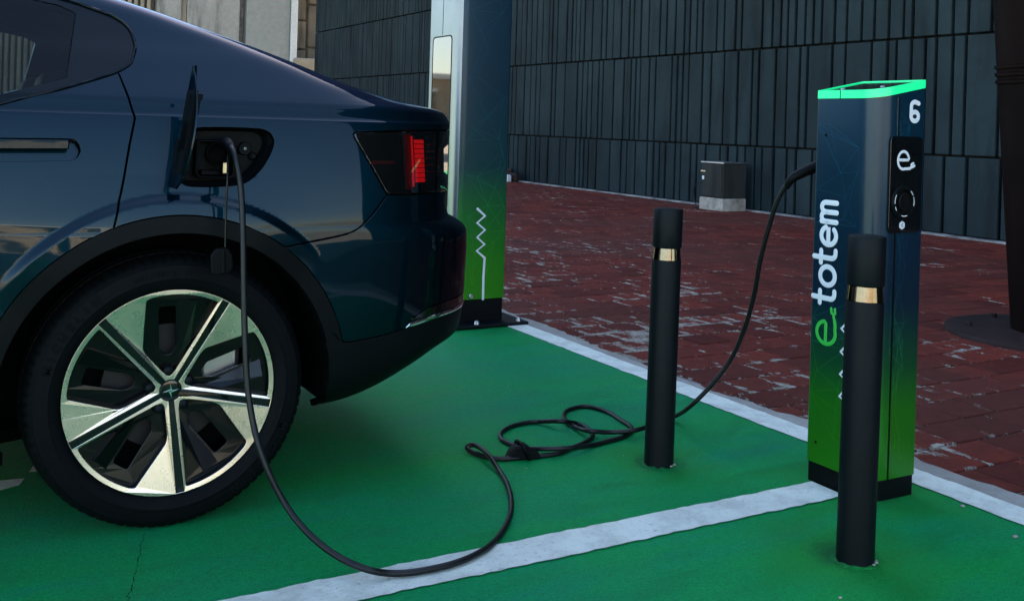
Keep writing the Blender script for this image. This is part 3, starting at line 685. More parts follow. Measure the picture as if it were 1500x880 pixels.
# logo up the -X face: text runs up, letter tops towards +Y
zA = SX(1210, 444, TX0)[2]; zB = SX(1213, 296, TX0)[2]; yb = SX(1227, 370, TX0)[1]; yt = SX(1199, 370, TX0)[1]
xh = (yt - yb) * .80; total = 4.85
lt = []; x = .0
for fn, adv in ((L_t, .80), (L_o, 1.14), (L_t, .80), (L_e, 1.12), (L_m, 1.0)): lt += fn(x + .06); x += adv
sx_ = (zB - zA) / x
fr = frame((TX0 - .0009, yb + .006, zA), (0, 0, 1), (0, 1, 0))
lt = [[(p[0] * sx_, p[1] * xh) for p in L] for L in lt]
stroke('logo_word', lt, .0155, 'white_print', fr, tot, thick=.0008)
zE0 = SX(1208, 503, TX0)[2]; zE1 = SX(1208, 468, TX0)[2]; s = (zE1 - zE0)
fr = frame((TX0 - .0009, SX(1224, 480, TX0)[1], zE0), (0, 0, 1), (0, 1, 0))
stroke('logo_letter', plug_e(s * 1.02), s * .17, 'green_print', fr, tot, thick=.0008)
stroke('logo_plug', place_lines([[(1.0, .04), (1.18, .12)], [(1.16, .10), (1.30, .14)], [(1.34, .24), (1.52, .26)], [(1.34, .04), (1.52, .06)]], s), s * .13, 'green_print', fr, tot, thick=.0009)
zz = [(a - 3.5, b) for a, b in ((1250, 468), (1236, 481), (1250, 498), (1235, 515), (1249, 531), (1234, 548), (1248, 563), (1233, 580), (1252, 598), (1252, 690))]
fr = frame((TX0 - .0009, 0, 0), (0, 1, 0), (0, 0, 1)); fr = (np.array([TX0 - .0009, 0, 0]), np.array([0, -1., 0]), np.array([0, 0, 1.]), np.array([-1., 0, 0]))
pts = [SX(a, b, TX0) for a, b in zz]; pts = [p for p in pts]
stroke('zigzag_mark', [[(-p[1], p[2]) for p in pts]], .0085, 'white_print', fr, tot, thick=.0006)
network('network_print', TY1 - TY0 - .08, 1.04, 'totem_line', (np.array([TX0, TY1 - .012, .10]), np.array([0, -1., 0]), np.array([0, 0, 1.]), np.array([-1., 0, 0])), tot, 5, 15)
network('network_print', .062, 1.04, 'totem_line', (np.array([TX0 + .072, TY0, .10]), np.array([1., 0, 0]), np.array([0, 0, 1.]), np.array([0, -1., 0])), tot, 8, 9)
network('network_print', .040, 1.04, 'totem_line', (np.array([sm[0] + .006, TY0, .10]), np.array([1., 0, 0]), np.array([0, 0, 1.]), np.array([0, -1., 0])), tot, 9, 8)
for (px, py) in ((1210, 198), (1195, 647)):
    q = SX(px, py, TX0); f2 = (np.array([TX0 - .0004, q[1], q[2]]), np.array([0, -1., 0]), np.array([0, 0, 1.]), np.array([-1., 0, 0]))
    lathe('screw', [(.0, .0012), (.0022, .0012), (.0024, .0004), (.0042, .0010), (.0046, 0)], 'black_matte', f2, tot, seg=14)
# ---- tall charging column
CX0, CX1, CY0, CY1 = 2.325, 2.642, 4.72, 5.07
tw = thing('charging_column', (2.48, 4.9, 0), 'tall blue, green and silver charging column behind the car bumper', 'charger')
def col_loop(d=0., a=0): return round_poly([(CX0 - d, CY0 - d), (CX1 + d, CY0 - d), (CX1 + d, CY1 + d), (CX0 - d, CY1 + d)], [.06, .010, .010, .012], 10)
box('base_plate', (2.22, 4.62, .0042), (2.745, 5.16, .020), 'powder_black', tw, b=.006)
extrude_z('plinth', col_loop(-.004), .0205, .132, 'black_plastic', tw)
# printed skin (front, right, back) and silver side
extrude_z('core', col_loop(-.003), .134, 2.20, 'black_plastic', tw)
lp = col_loop(0); k0 = 7
def skin(name, pts, m):
    n = len(pts); V = [(p[0], p[1], .136) for p in pts] + [(p[0], p[1], 2.205) for p in pts]
    add(name, V, [[i, i + 1, n + i + 1, n + i] for i in range(n - 1)], m, tw, smooth=True, angle=40)
skin('printed_skin', lp[k0:] [:len(lp) - k0 - 11], 'tower_skin')
skin('silver_side', lp[len(lp) - 12:] + lp[:k0 + 1], 'silver')
extrude_z('top_cap', col_loop(.002), 2.206, 2.225, 'gloss_black', tw)
# tall mirror screen on the silver side
scr = frame((CX0 - .0022, (CY0 + CY1) / 2 + .012, 1.10), (0, -1, 0), (0, 0, 1))
plate('screen_surround', [round_poly([(-.118, -.50), (.118, -.50), (.118, .415), (-.118, .415)], .03), round_poly([(-.112, -.494), (.112, -.494), (.112, .409), (-.112, .409)], .026)], .004, .0008, 'black_plastic', scr, tw)
plate('screen', [round_poly([(-.111, -.493), (.111, -.493), (.111, .408), (-.111, .408)], .026)], .0025, .0006, 'mirror_screen', frame((CX0 - .0008, (CY0 + CY1) / 2 + .012, 1.10), (0, -1, 0), (0, 0, 1)), tw)
box('side_seam', (CX0 - .0008, 4.905, 1.52), (CX0 - .0001, 4.909, 2.205), 'black_matte', tw, b=0)
zz = [(820, 135), (852, 165), (818, 195), (852, 225), (818, 257), (850, 287), (816, 315), (850, 345), (845, 430), (843, 522)]
pts = [SY(420 + a / 2.934, 260 + b / 2.934, CY0) for a, b in zz]
fr = frame((0, CY0 - .0012, 0), (1, 0, 0), (0, 0, 1)); stroke('zigzag_mark', [[(p[0], p[2]) for p in pts]], .014, 'white_print', fr, tw, thick=.0008)
network('network_print', CX1 - CX0 - .085, 2.0, 'tower_line', (np.array([CX0 + .07, CY0, .16]), np.array([1., 0, 0]), np.array([0, 0, 1.]), np.array([0, -1., 0])), tw, 21, 26, wd=.0014)
q = SY(690, 434, CY0); lathe('lock', [(0, .004), (.009, .004), (.010, .005), (.0135, .003), (.014, 0)], 'steel', frame((q[0], CY0 - .0005, q[2]), (1, 0, 0), (0, 0, 1)), tw, seg=24)
for (bx_, by_) in ((2.27, 4.66), (2.45, 4.655), (2.70, 4.66), (2.70, 5.12)):
    lathe('anchor_bolt', [(0, .020), (.010, .018), (.014, .012), (.016, 0)], 'steel', frame((bx_, by_, .0195), (1, 0, 0), (0, 1, 0)), tw, seg=16)

# ---- pebbles and leaf bits on the green coat
for (px, py, s, lb) in ((1410, 742, .011, 'small grey pebble near the white edge line by the charger post'), (1487, 787, .012, 'small pale pebble on the green paint beside the cement strip'), (771, 686, .005, 'tiny pale stone on green paint beside the coiled cable'), (913, 667, .005, 'tiny pale stone by the foot of the bollard beside the coiled cable'), (1231, 876, .007, 'tiny pale chip on the green paint in front of the bollard')):
    p = G(px, py); s *= .62; bm = bmesh.new(); bmesh.ops.create_icosphere(bm, subdivisions=2, radius=s)
    for v_ in bm.verts: v_.co = v_.co * random.uniform(.8, 1.15); v_.co.z *= .55
    V = [tuple(v_.co + Vector((p[0], p[1], s * .45))) for v_ in bm.verts]; Fc = [[v_.index for v_ in f.verts] for f in bm.faces]; bm.free()
    tag(add('pebble', V, Fc, 'cement', None, (p[0], p[1], 0), smooth=True), lb, 'stone', 'pebbles on the green paint')

# ================================================================== THE CAR
AX,YC,ZW=0.537,3.57,0.346   # rear axle x (world), car centre line y, wheel centre z
# body levels, bottom to roof: (height, half width, rear end, corner exponent, corner start, nose)
SEC=[
 [(.19,.80,.80,3.6,.2,-3.40),(.205,.845,.845,3.7,.2,-3.45),(.25,.885,.905,3.9,.2,-3.52),(.30,.900,.94,4.,.2,-3.56),(.36,.907,.970,4.1,.2,-3.60),(.44,.912,.985,4.2,.2,-3.62)],
 [(.44,.912,.985,4.2,.2,-3.62),(.52,.916,.993,4.2,.2,-3.63),(.60,.918,.996,4.2,.2,-3.64),(.665,.919,.998,4.2,.2,-3.63),(.715,.919,.996,4.2,.2,-3.61)],
 [(.715,.919,.996,4.2,.2,-3.61),(.735,.9185,.984,4.2,.2,-3.59),(.752,.918,.957,4.2,.2,-3.57),(.765,.917,.926,4.2,.2,-3.56)],
 [(.765,.917,.926,4.2,.2,-3.56),(.79,.9155,.919,4.2,.2,-3.54),(.84,.909,.920,4.2,.2,-3.46),(.90,.899,.923,4.2,.2,-3.30),(.97,.884,.929,4.2,.2,-2.95),(1.02,.871,.937,4.2,.2,-2.62),(1.048,.862,.943,4.2,.2,-2.50)],
 [(1.048,.862,.943,4.2,.2,-2.50),(1.056,.853,.943,4.2,.2,-2.47),(1.068,.847,.938,4.2,.2,-2.43),(1.085,.841,.924,4.2,.2,-2.38)],
 [(1.085, 0.841, 0.924, 4.2, 0.2, -2.38),(1.094, 0.836, 0.895, 4.3, 0.19, -2.35),(1.104, 0.828, 0.828, 4.6, 0.18, -2.32),(1.118, 0.816, 0.725, 5.4, 0.16, -2.28),(1.16, 0.780, 0.545, 7.5, 0.1, -2.16),(1.21, 0.738, 0.405, 8, 0.02, -2.03),(1.25, 0.703, 0.295, 8, -0.07, -1.92),(1.3, 0.662, 0.145, 8, -0.2, -1.78),(1.35, 0.622, -0.01, 8, -0.36, -1.62),(1.4, 0.575, -0.18, 7, -0.55, -1.45),(1.435, 0.53, -0.33, 5, -0.72, -1.32),(1.46, 0.47, -0.52, 4, -0.85, -1.2),(1.475, 0.36, -0.74, 3, -0.95, -1.12)],
]
def _cr(P,m):
    """Catmull-Rom through P (k,d) with chord-length knots, m samples per section"""
    P=np.array(P,float); k=len(P)
    d=np.linalg.norm(np.diff(P[:,[0,1,2]]*np.array([1,1,.6]),axis=0),axis=1)**.5
    T=np.concatenate([[0],np.cumsum(d)])
    M=np.zeros_like(P)
    M[1:-1]=(((P[1:-1]-P[:-2])/(T[1:-1]-T[:-2])[:,None])*(T[2:]-T[1:-1])[:,None]+((P[2:]-P[1:-1])/(T[2:]-T[1:-1])[:,None])*(T[1:-1]-T[:-2])[:,None])/(T[2:]-T[:-2])[:,None]
    M[0]=2*(P[1]-P[0])/(T[1]-T[0])-M[1] if k>2 else (P[1]-P[0])/(T[1]-T[0])
    M[-1]=2*(P[-1]-P[-2])/(T[-1]-T[-2])-M[-2] if k>2 else M[0]
    q=np.linspace(0,T[-1],m); i=np.clip(np.searchsorted(T,q,side='right')-1,0,k-2)
    h=(T[i+1]-T[i]); s=(q-T[i])/h; s=s[:,None]; h=h[:,None]
    return (2*s**3-3*s**2+1)*P[i]+(s**3-2*s**2+s)*h*M[i]+(-2*s**3+3*s**2)*P[i+1]+(s**3-s**2)*h*M[i+1]
NS=[16,34,12,44,10,86]
_fine=[_cr(s,400) for s in SEC]
# cumulated table over v in [0,6]
def level(v):
    v=np.clip(np.asarray(v,float),0,len(SEC)-1e-9); s=v.astype(int); f=(v-s)*399
    out=np.zeros(v.shape+(6,))
    for k in range(len(SEC)):
        m=s==k
        if m.any():
            ff=f[m]; i=np.minimum(ff.astype(int),398); a=(ff-i)[:,None]
            out[m]=_fine[k][i]*(1-a)+_fine[k][i+1]*a
    return out
XF=-2.2
def smooth(a,b,x):
    t=np.clip((x-a)/(b-a),0,1); return t*t*(3-2*t)
def bulge(x,z):
    r=np.hypot(x,z-ZW); an=np.degrees(np.arctan2(z-ZW,x))
    w=smooth(38,66,an)*(1-smooth(128,150,an))
    return .015*(1-smooth(.486,.510,r))*w + .010*np.exp(-((r-.36)/.16)**2)*(z<.9)
def surf(v,u):
    """v: level 0..6 ; u: 0..1 front side ,1..2 straight side, 2..3 rear corner to centre. returns (N,3) rel to axle, y=half width (>=0)"""
    v=np.asarray(v,float).ravel(); u=np.asarray(u,float).ravel()
    L=level(v); z,W,xr,n,xc,xf=L.T
    x=np.zeros_like(z); y=np.zeros_like(z)
    # a side camber: widest near x=-.4, slightly narrower forward
    e=2/2.4; X0=np.minimum(np.maximum(XF,xf+.30),xc-.05)
    m=u<1; th=(1-u[m])*np.pi/2
    x[m]=X0[m]+(xf[m]-X0[m])*np.sin(th).clip(0)**e; y[m]=W[m]*np.cos(th).clip(0)**e
    m=(u>=1)&(u<=2); a=u[m]-1
    x[m]=X0[m]+(xc[m]-X0[m])*a; y[m]=W[m]
    m=u>2
    if m.any():
        p=u[m]-2; nn=n[m]
        th=np.pi/2*p
        c=np.cos(th).clip(1e-9); s=np.sin(th).clip(1e-9)
        r=(c**nn+s**nn)**(-1/nn)       # polar form of superellipse: even sampling
        x[m]=xc[m]+(xr[m]-xc[m])*s*r; y[m]=W[m]*c*r
    nz=smooth(.893,.905,z)*(1-smooth(.972,.986,z)); x=x-.030*nz*smooth(.80,.865,x)
    lift=.06*smooth(.25,.42,x)+.075*smooth(.42,.90,x); z=z+lift*(1-smooth(.19,.46,z))
    ytap=1-.012*np.clip((-x-.6)/2.,0,1)**2
    y=y*ytap
    b=bulge(x,z)*smooth(.6,.95,y/np.maximum(W,.01))
    return np.stack([x,y+b,z],1)
def pip(poly, x, z):
    poly = np.asarray(poly, float); ins = np.zeros(x.shape, bool); n = len(poly)
    for i in range(n):
        x1, z1 = poly[i]; x2, z2 = poly[(i + 1) % n]
        c = ((z1 > z) != (z2 > z)); d = (z2 - z1) if z2 != z1 else 1e-12
        ins ^= c & (x < (x2 - x1) * (z - z1) / d + x1)
    return ins
def nrm(v, u):
    e = 1e-3; a = surf(v, np.clip(u + e, 0, 3)) - surf(v, np.clip(u - e, 0, 3)); b = surf(np.clip(v + e * 4, 0, 5.9999), u) - surf(np.clip(v - e * 4, 0, 5.9999), u)
    n = np.cross(a, b); n /= np.linalg.norm(n, axis=1)[:, None] + 1e-12
    P = surf(v, u); s = np.sign((n * (P - np.array([-1.0, 0, .55]))).sum(1)); return n * np.where(s == 0, 1, s)[:, None]
_vz = np.linspace(0, 5.9999, 6000); _zz = level(_vz)[:, 0]
def hwat(x, z):
    """half width of the body side at (x, z)"""
    v = np.full(1, np.interp(z, _zz, _vz)); lo, hi = 1.0, 3.0
    for _ in range(40):
        m = (lo + hi) / 2
        if surf(v, np.full(1, m))[0, 0] < x: lo = m
        else: hi = m
    return float(surf(v, np.full(1, lo))[0, 1])
# outlines on the body side (x from the rear axle, height), read off the photograph
smoothp = lambda P, n: [tuple(p) for p in catmull(P, n)]
ARCH = [(.410 * math.cos(t), ZW + .410 * math.sin(t)) for t in np.linspace(0, 2 * math.pi, 160, endpoint=False)]
ARCHF = [(-2.735 + a, b) for a, b in ARCH]
CLAD = [(.454 * math.cos(t), ZW + .454 * math.sin(t)) for t in np.linspace(0, 2 * math.pi, 160, endpoint=False)]
CLADF = [(-2.735 + a, b) for a, b in CLAD]
DLO = [(-1.95, 1.00), (-1.2, 1.005), (-.70, 1.0), (-.4946, 1.0396), (-.4129, 1.0655), (-.3015, 1.1005), (-.2286, 1.1248), (-.1511, 1.1540), (-.1257, 1.1671)] + smoothp([(-.1257, 1.1671), (-.1039, 1.1846), (-.0934, 1.2078), (-.0870, 1.230), (-.0888, 1.254), (-.0945, 1.276), (-.110, 1.2965), (-.1369, 1.3143)], 26)[1:] + [(-.1897, 1.3324), (-.2489, 1.3504), (-.45, 1.383), (-.80, 1.405), (-1.15, 1.40), (-1.5, 1.35)]
GLASS = round_poly([(-1.13, 1.03), (-.70, 1.027), (-.4946, 1.064), (-.2601, 1.1397), (-.2277, 1.3170), (-.2733, 1.3357), (-.45, 1.366), (-.80, 1.388), (-1.13, 1.385)], [.02, .05, .05, .010, .012, .02, .1, .1, .02])
GLASSF = [(-1.22, 1.03), (-1.84, 1.03), (-1.48, 1.32), (-1.22, 1.385)]
PORT = smoothp([(.026, 1.0150), (.058, 1.0205), (.1925, 1.0219), (.2213, 1.0192), (.2396, 1.0091), (.2466, .9921), (.2419, .9708), (.2146, .9232), (.1877, .896), (.1685, .8831), (.1397, .8760), (.0388, .8730), (.0147, .8766), (-.0055, .8928), (-.0113, .9162), (-.0101, .9352), (.0125, .997), (.026, 1.0150)], 90)[:-1]
LAMP = round_poly([(.4690, 1.0190), (.6845, 1.0289), (.90, 1.0311), (.93, .90), (.90, .8464), (.6239, .8450), (.5760, .8470), (.566, .856)], [.012, .02, .01, .01, .01, .02, .01, .008])
RECESS = round_poly([(-.54, .9831), (-.245, .9851), (-.233, .962), (-.244, .9372), (-.54, .9290)], [.012, .014, .014, .02, .012])
DOOR = [(-1.17, .22), (-.2, .22), (-.17, .70), (-.1583, .773)] + smoothp([(-.1583, .773), (-.1342, .8863), (-.1198, .9708), (-.1074, 1.0316)], 14)[1:] + [(-.1054, 1.0416), (-.1064, 1.0476)] + [(-.1201, 1.1012), (-.1372, 1.1610), (-.20, 1.16), (-1.17, 1.16)]
FDOOR = [(-2.12, .22), (-1.178, .22), (-1.178, 1.16), (-2.12, 1.16)]
LOWB = [(.30, .10), (.30, .30), (.4157, .478), (.4250, .462), (.4376, .4493), (.4587, .4404), (.55, .4478), (.6415, .4611), (.7564, .4798), (.860, .4877), (1.2, .489), (1.2, .10)]
STRIP = [(.6405, .4625), (.6545, .4818), (.7564, .4948), (.860, .5000), (1.2, .5015), (1.2, .4895), (.86, .4882), (.7564, .4803)]
GARN = [(.6560, .4835), (.7149, .5134), (.80, .524), (1.2, .531), (1.2, .502), (.860, .5005), (.7564, .4953)]
BUMP = [(.20, .10), (.20, .700), (.279, .7135)] + smoothp([(.279, .7135), (.4309, .7372), (.465, .7465), (.4922, .7621), (.523, .7902), (.5758, .8495)], 22)[1:] + [(.62, .8452), (.95, .8452), (.95, .7705), (1.3, .7705), (1.3, .10)]
SILL = [(-2.9, .10), (-2.9, .285), (-.1, .285), (-.1, .10)]
# parameter grid
vl = np.concatenate([np.linspace(k, k + 1, NS[k], endpoint=False) for k in range(len(SEC))] + [[5.9999]])
ul = np.concatenate([np.linspace(0, 1, 44, endpoint=False), np.linspace(1, 1.62, 34, endpoint=False), np.linspace(1.62, 2, 112, endpoint=False), np.linspace(2, 2.75, 120, endpoint=False), np.linspace(2.75, 3, 22)])
VV, UU = np.meshgrid(vl, ul, indexing='ij'); nv, nu = VV.shape
locked = np.zeros((nv, nu), bool); onm = np.zeros((nv, nu), int)
def snap(poly, rid):
    global VV, UU
    S = surf(VV, UU); ins = pip(poly, S[:, 0], S[:, 2]).reshape(nv, nu)
    best = np.full((nv, nu), 9.); nV = VV.copy(); nU = UU.copy(); on_ = np.zeros((nv, nu), bool)
    for axis in (0, 1):
        A = (slice(0, nv - 1), slice(None)) if axis == 0 else (slice(None), slice(0, nu - 1)); B = (slice(1, None), slice(None)) if axis == 0 else (slice(None), slice(1, None))
        d = ins[A] != ins[B]; idx = np.argwhere(d)
        if not len(idx): continue
        ia = idx; ib = idx + (np.array([1, 0]) if axis == 0 else np.array([0, 1]))
        va, ua = VV[ia[:, 0], ia[:, 1]], UU[ia[:, 0], ia[:, 1]]; vb, ub = VV[ib[:, 0], ib[:, 1]], UU[ib[:, 0], ib[:, 1]]
        lo = np.zeros(len(idx)); hi = np.ones(len(idx)); ina = ins[ia[:, 0], ia[:, 1]]
        for _ in range(14):
            m = (lo + hi) / 2; Sm = surf(va + (vb - va) * m, ua + (ub - ua) * m); im = pip(poly, Sm[:, 0], Sm[:, 2])
            same = im == ina; lo = np.where(same, m, lo); hi = np.where(same, hi, m)
        t = (lo + hi) / 2
        for q in range(len(idx)):
            tq = t[q]; order = ((ia[q], tq), (ib[q], 1 - tq)) if tq < .5 else ((ib[q], 1 - tq), (ia[q], tq))
            for (c, dist) in order:
                c = tuple(c)
                if locked[c]: 
                    on_[c] |= dist < .25
                    if dist < .25: break
                    continue
                if dist < best[c]: best[c] = dist; nV[c] = va[q] + (vb[q] - va[q]) * tq; nU[c] = ua[q] + (ub[q] - ua[q]) * tq
                on_[c] = True; break
    VV = nV; UU = nU; locked[on_] = True; onm[on_] |= 1 << rid
    return ins
REG = [ARCH, PORT, LAMP, GLASS, DLO, RECESS, CLAD, LOWB, STRIP, GARN, BUMP, DOOR, ARCHF, GLASSF, CLADF, SILL, FDOOR]
inside = [snap(p, i) for i, p in enumerate(REG)]
GP = surf(VV, UU); GN = nrm(VV.ravel(), UU.ravel())
idx = np.arange(nv * nu).reshape(nv, nu)
quads = np.stack([idx[:-1, :-1], idx[:-1, 1:], idx[1:, 1:], idx[1:, :-1]], -1).reshape(-1, 4)
# split quads whose diagonal carries an outline
split = np.zeros(len(quads), int); onf = onm.ravel()
inf = [i.ravel() for i in inside]
for r in range(len(REG)):
    o = (onf[quads] >> r) & 1; st = np.where(o == 1, 0, np.where(inf[r][quads], 1, -1))
    mixd = (st.max(1) == 1) & (st.min(1) == -1)
    split = np.where(mixd & (o[:, 0] == 1) & (o[:, 2] == 1), 1, np.where(mixd & (o[:, 1] == 1) & (o[:, 3] == 1), 2, split))
faces = [tuple(q) for q in quads[split == 0]]
for q in quads[split == 1]: faces += [(q[0], q[1], q[2]), (q[0], q[2], q[3])]
for q in quads[split == 2]: faces += [(q[0], q[1], q[3]), (q[1], q[2], q[3])]
cen = np.array([GP[list(f)].mean(0) for f in faces]); cu_ = np.array([UU.ravel()[list(f)].mean() for f in faces]); cv_ = np.array([VV.ravel()[list(f)].mean() for f in faces])
IN = [pip(p, cen[:, 0], cen[:, 2]) for p in REG]; names = ['ARCH', 'PORT', 'LAMP', 'GLASS', 'DLO', 'RECESS', 'CLAD', 'LOWB', 'STRIP', 'GARN', 'BUMP', 'DOOR', 'ARCHF', 'GLASSF', 'CLADF', 'SILL', 'FDOOR']; IN = dict(zip(names, IN))
side = (cu_ > 1.0) & (cu_ < 3.1)
lab = np.full(len(faces), 'body_shell', dtype=object)
lab[(cu_ > 2.66) & (cv_ > 3.02)] = 'tailgate'
lab[(cu_ > 2.56) & (cv_ > 5.30) & (cv_ < 5.80)] = 'backlight'
lab[(cu_ < .72) & (cv_ > 5.02) & (cv_ < 5.88)] = 'windscreen'
lab[(cu_ < .8) & (cv_ > 3.1) & (cv_ <= 5.02)] = 'bonnet'
lab[IN['FDOOR'] & side] = 'front_door'; lab[IN['DOOR'] & side] = 'rear_door'
lab[IN['BUMP'] & side] = 'rear_bumper'; lab[IN['GARN']] = 'bumper_garnish'; lab[IN['STRIP']] = 'lower_bumper'
lab[IN['LOWB']] = 'lower_bumper'; lab[IN['SILL'] & side] = 'sill_trim'
cl = IN['CLAD'] & side & ~IN['LOWB']; lab[cl] = 'arch_trim'; lab[IN['CLADF']] = 'front_arch_trim'
lab[IN['RECESS'] & side] = 'handle_recess'
up = cv_ > 3.3
lab[IN['DLO'] & side & up] = 'window_panel'; lab[IN['GLASS'] & side & up] = 'window'; lab[IN['GLASSF'] & side & up] = 'front_window'
lab[IN['LAMP'] & side] = 'tail_lamp'; lab[IN['PORT'] & side] = ''; lab[IN['ARCH'] & (cu_ > 1)] = ''; lab[IN['ARCHF']] = ''
car = thing('parked_car', (AX, YC, 0), 'dark blue fastback car with five-spoke wheel plugged in at its open charge flap', 'car')
def tow(P, mirror=False):
    P = np.asarray(P, float); s = 1 if mirror else -1
    return np.stack([P[:, 0] + AX, YC + s * P[:, 1], P[:, 2]], 1)
def panel(name, labs, m, both='split', gap=.0022, flange=.016, off=0., parent=None, label=None, names_=None):
    fs = [f for f, l in zip(faces, lab) if l in labs]
    if not fs: print('no faces', name); return []
    used = sorted({i for f in fs for i in f}); re = {g: i for i, g in enumerate(used)}; ug = np.array(used)
    P = GP[ug] + GN[ug] * off; N = GN[ug]; U = UU.ravel()[ug]
    cnt = {}
    for f in fs:
        for a, b in zip(f, f[1:] + f[:1]): cnt[(a, b)] = 1
    bd = [(re[a], re[b]) for (a, b) in cnt if (b, a) not in cnt]
    inn = np.zeros_like(P)
    bset = {i for e in bd for i in e}
    for f in fs:
        if any(re[i] in bset for i in f):
            c = P[[re[i] for i in f]].mean(0)
            for i in f:
                if re[i] in bset: inn[re[i]] += c - P[re[i]]
    inn -= N * (inn * N).sum(1)[:, None]; ln = np.linalg.norm(inn, axis=1)[:, None]; inn = np.where(ln > 1e-9, inn / np.maximum(ln, 1e-9), 0)
    fixed = (U > 2.9999) | (U < 1e-4)
    bl = sorted(i for i in bset if not fixed[i]); V = list(P); LN = list(N); n0 = len(P)
    r1 = {}; r2 = {}
    e = min(.0012, flange)
    for i in bl: V[i] = P[i] + inn[i] * (gap + e)
    for i in sorted(bset):
        base = P[i] + inn[i] * gap if not fixed[i] else P[i]
        r1[i] = len(V); V.append(base - N[i] * e); LN.append(-inn[i] if not fixed[i] else N[i])
        r2[i] = len(V); V.append(base - N[i] * (flange + e)); LN.append(-inn[i] if not fixed[i] else N[i])
    F2 = [tuple(re[i] for i in f) for f in fs]; F3 = []
    for a, b in bd:
        if fixed[a] and fixed[b]: continue
        F3 += [(b, a, r1[a], r1[b]), (r1[b], r1[a], r2[a], r2[b])]
    V = np.array(V); LN = np.array(LN); allf = F2 + F3
    def build(nm, mir, joined=False):
        if joined:
            n = len(V); W = np.concatenate([tow(V, False), tow(V, True)]); a = [-1, 1, 1]
            NN = np.concatenate([LN * [1, -1, 1], LN]); ff = [tuple(reversed(f)) if FLIP else f for f in allf] + [tuple(i + n for i in (f if FLIP else tuple(reversed(f)))) for f in allf]
        else:
            W = tow(V, mir); NN = LN * ([1, 1, 1] if mir else [1, -1, 1]); ff = [f if (mir == FLIP) else tuple(reversed(f)) for f in allf]
        o = add(nm, W, ff, m, parent or car)
        me = o.data; me.polygons.foreach_set('use_smooth', [True] * len(me.polygons))
        li = np.zeros(len(me.loops), int); me.loops.foreach_get('vertex_index', li)
        me.normals_split_custom_set(NN[li].tolist()); return o
    if both == 'join': return [build(name, False, True)]
    return [build(name, False), build(name, True)]
# winding: with u along the side and v upwards
f0 = faces[len(faces) // 2]; pn = np.cross(GP[f0[1]] - GP[f0[0]], GP[f0[2]] - GP[f0[0]]); FLIP = bool((pn * GN[f0[0]]).sum() > 0)
panel('body_shell', ['body_shell'], 'paint', 'join'); panel('tailgate', ['tailgate'], 'paint', 'join')
panel('bonnet', ['bonnet'], 'paint', 'join'); panel('windscreen', ['windscreen'], 'window_glass', 'join', flange=.004)
panel('rear_window', ['backlight'], 'gloss_black', 'join', gap=.001)
doors = panel('rear_door', ['rear_door'], 'paint'); panel('front_door', ['front_door'], 'paint')
panel('rear_bumper', ['rear_bumper'], 'paint', 'join'); panel('lower_bumper', ['lower_bumper'], 'black_plastic', 'join', gap=.0005)
panel('bumper_garnish', ['bumper_garnish'], 'gloss_black', 'join', gap=.0005)
panel('sill_trim', ['sill_trim'], 'black_plastic', gap=.0005); panel('arch_trim', ['arch_trim'], 'black_plastic', gap=.0002, flange=.03, off=.003); panel('front_arch_trim', ['front_arch_trim'], 'black_plastic', gap=.0002, flange=.03)
panel('window_panel', ['window_panel'], 'black_panel', gap=.0004, off=-.002); panel('window', ['window'], 'window_glass', gap=.0005, flange=.003, off=-.004); panel('front_window', ['front_window'], 'window_glass', gap=.0005, flange=.003, off=-.004)
lamps = panel('tail_lamp', ['tail_lamp'], 'smoked_lens', gap=.0025, flange=.004, off=.002)
for d, o in zip(doors, panel('handle_recess', ['handle_recess'], 'paint', gap=-.001, flange=.001, off=-.026, parent=None)): 
    o.parent = d; o.location = (0, 0, 0)
# bright strip along the top of the lower bumper, wrapping round the corner
sx_t = [.640, .6545, .7564, .860, 1.2]; sz_t = [.4645, .4725, .4875, .4945, .4955]; us_ = np.linspace(2.0, 3.0, 400); ring = []
for u_ in us_:
    z_ = .48
    for _ in range(4):
        v_ = np.full(1, np.interp(z_, _zz, _vz)); p_ = surf(v_, np.full(1, u_)); z_ = float(np.interp(p_[0, 0], sx_t, sz_t))
    if p_[0, 0] < .6405: continue
    n_ = nrm(v_, np.full(1, u_))[0]; h_ = .0062 * min(1, .25 + (p_[0, 0] - .6405) / .03)
    ring.append([p_[0] + n_ * a_ + np.array([0, 0, b_]) for a_, b_ in ((-.004, -h_ * 1.1), (.0025, -h_), (.0034, -h_ * .5), (.0034, h_ * .5), (.0025, h_), (-.004, h_ * 1.1))])
k_ = len(ring); V = np.array(ring).reshape(-1, 3); Fq = [[6 * i + j, 6 * i + j + 1, 6 * i + 7 + j, 6 * i + 6 + j] for i in range(k_ - 1) for j in range(5)] + [[0, 1, 2, 3, 4, 5]]
add('bumper_strip', np.concatenate([tow(V), tow(V, True)]), Fq + [[6 * k_ + t for t in f] for f in Fq], 'chrome', car, smooth=True, angle=50)
# roof fill above the last level
k = nv - 1; V = []; n = nu
for j in range(nu): p = GP[k * nu + j]; V += [(p[0], p[1], p[2]), (p[0], 0, p[2] + .006)]
W = np.concatenate([tow(V), tow(V, True)]); m2 = 2 * nu
add('roof', W, [[2 * j, 2 * j + 1, 2 * j + 3, 2 * j + 2] for j in range(nu - 1)] + [[m2 + 2 * j, m2 + 2 * j + 2, m2 + 2 * j + 3, m2 + 2 * j + 1] for j in range(nu - 1)], 'paint', car, smooth=True)
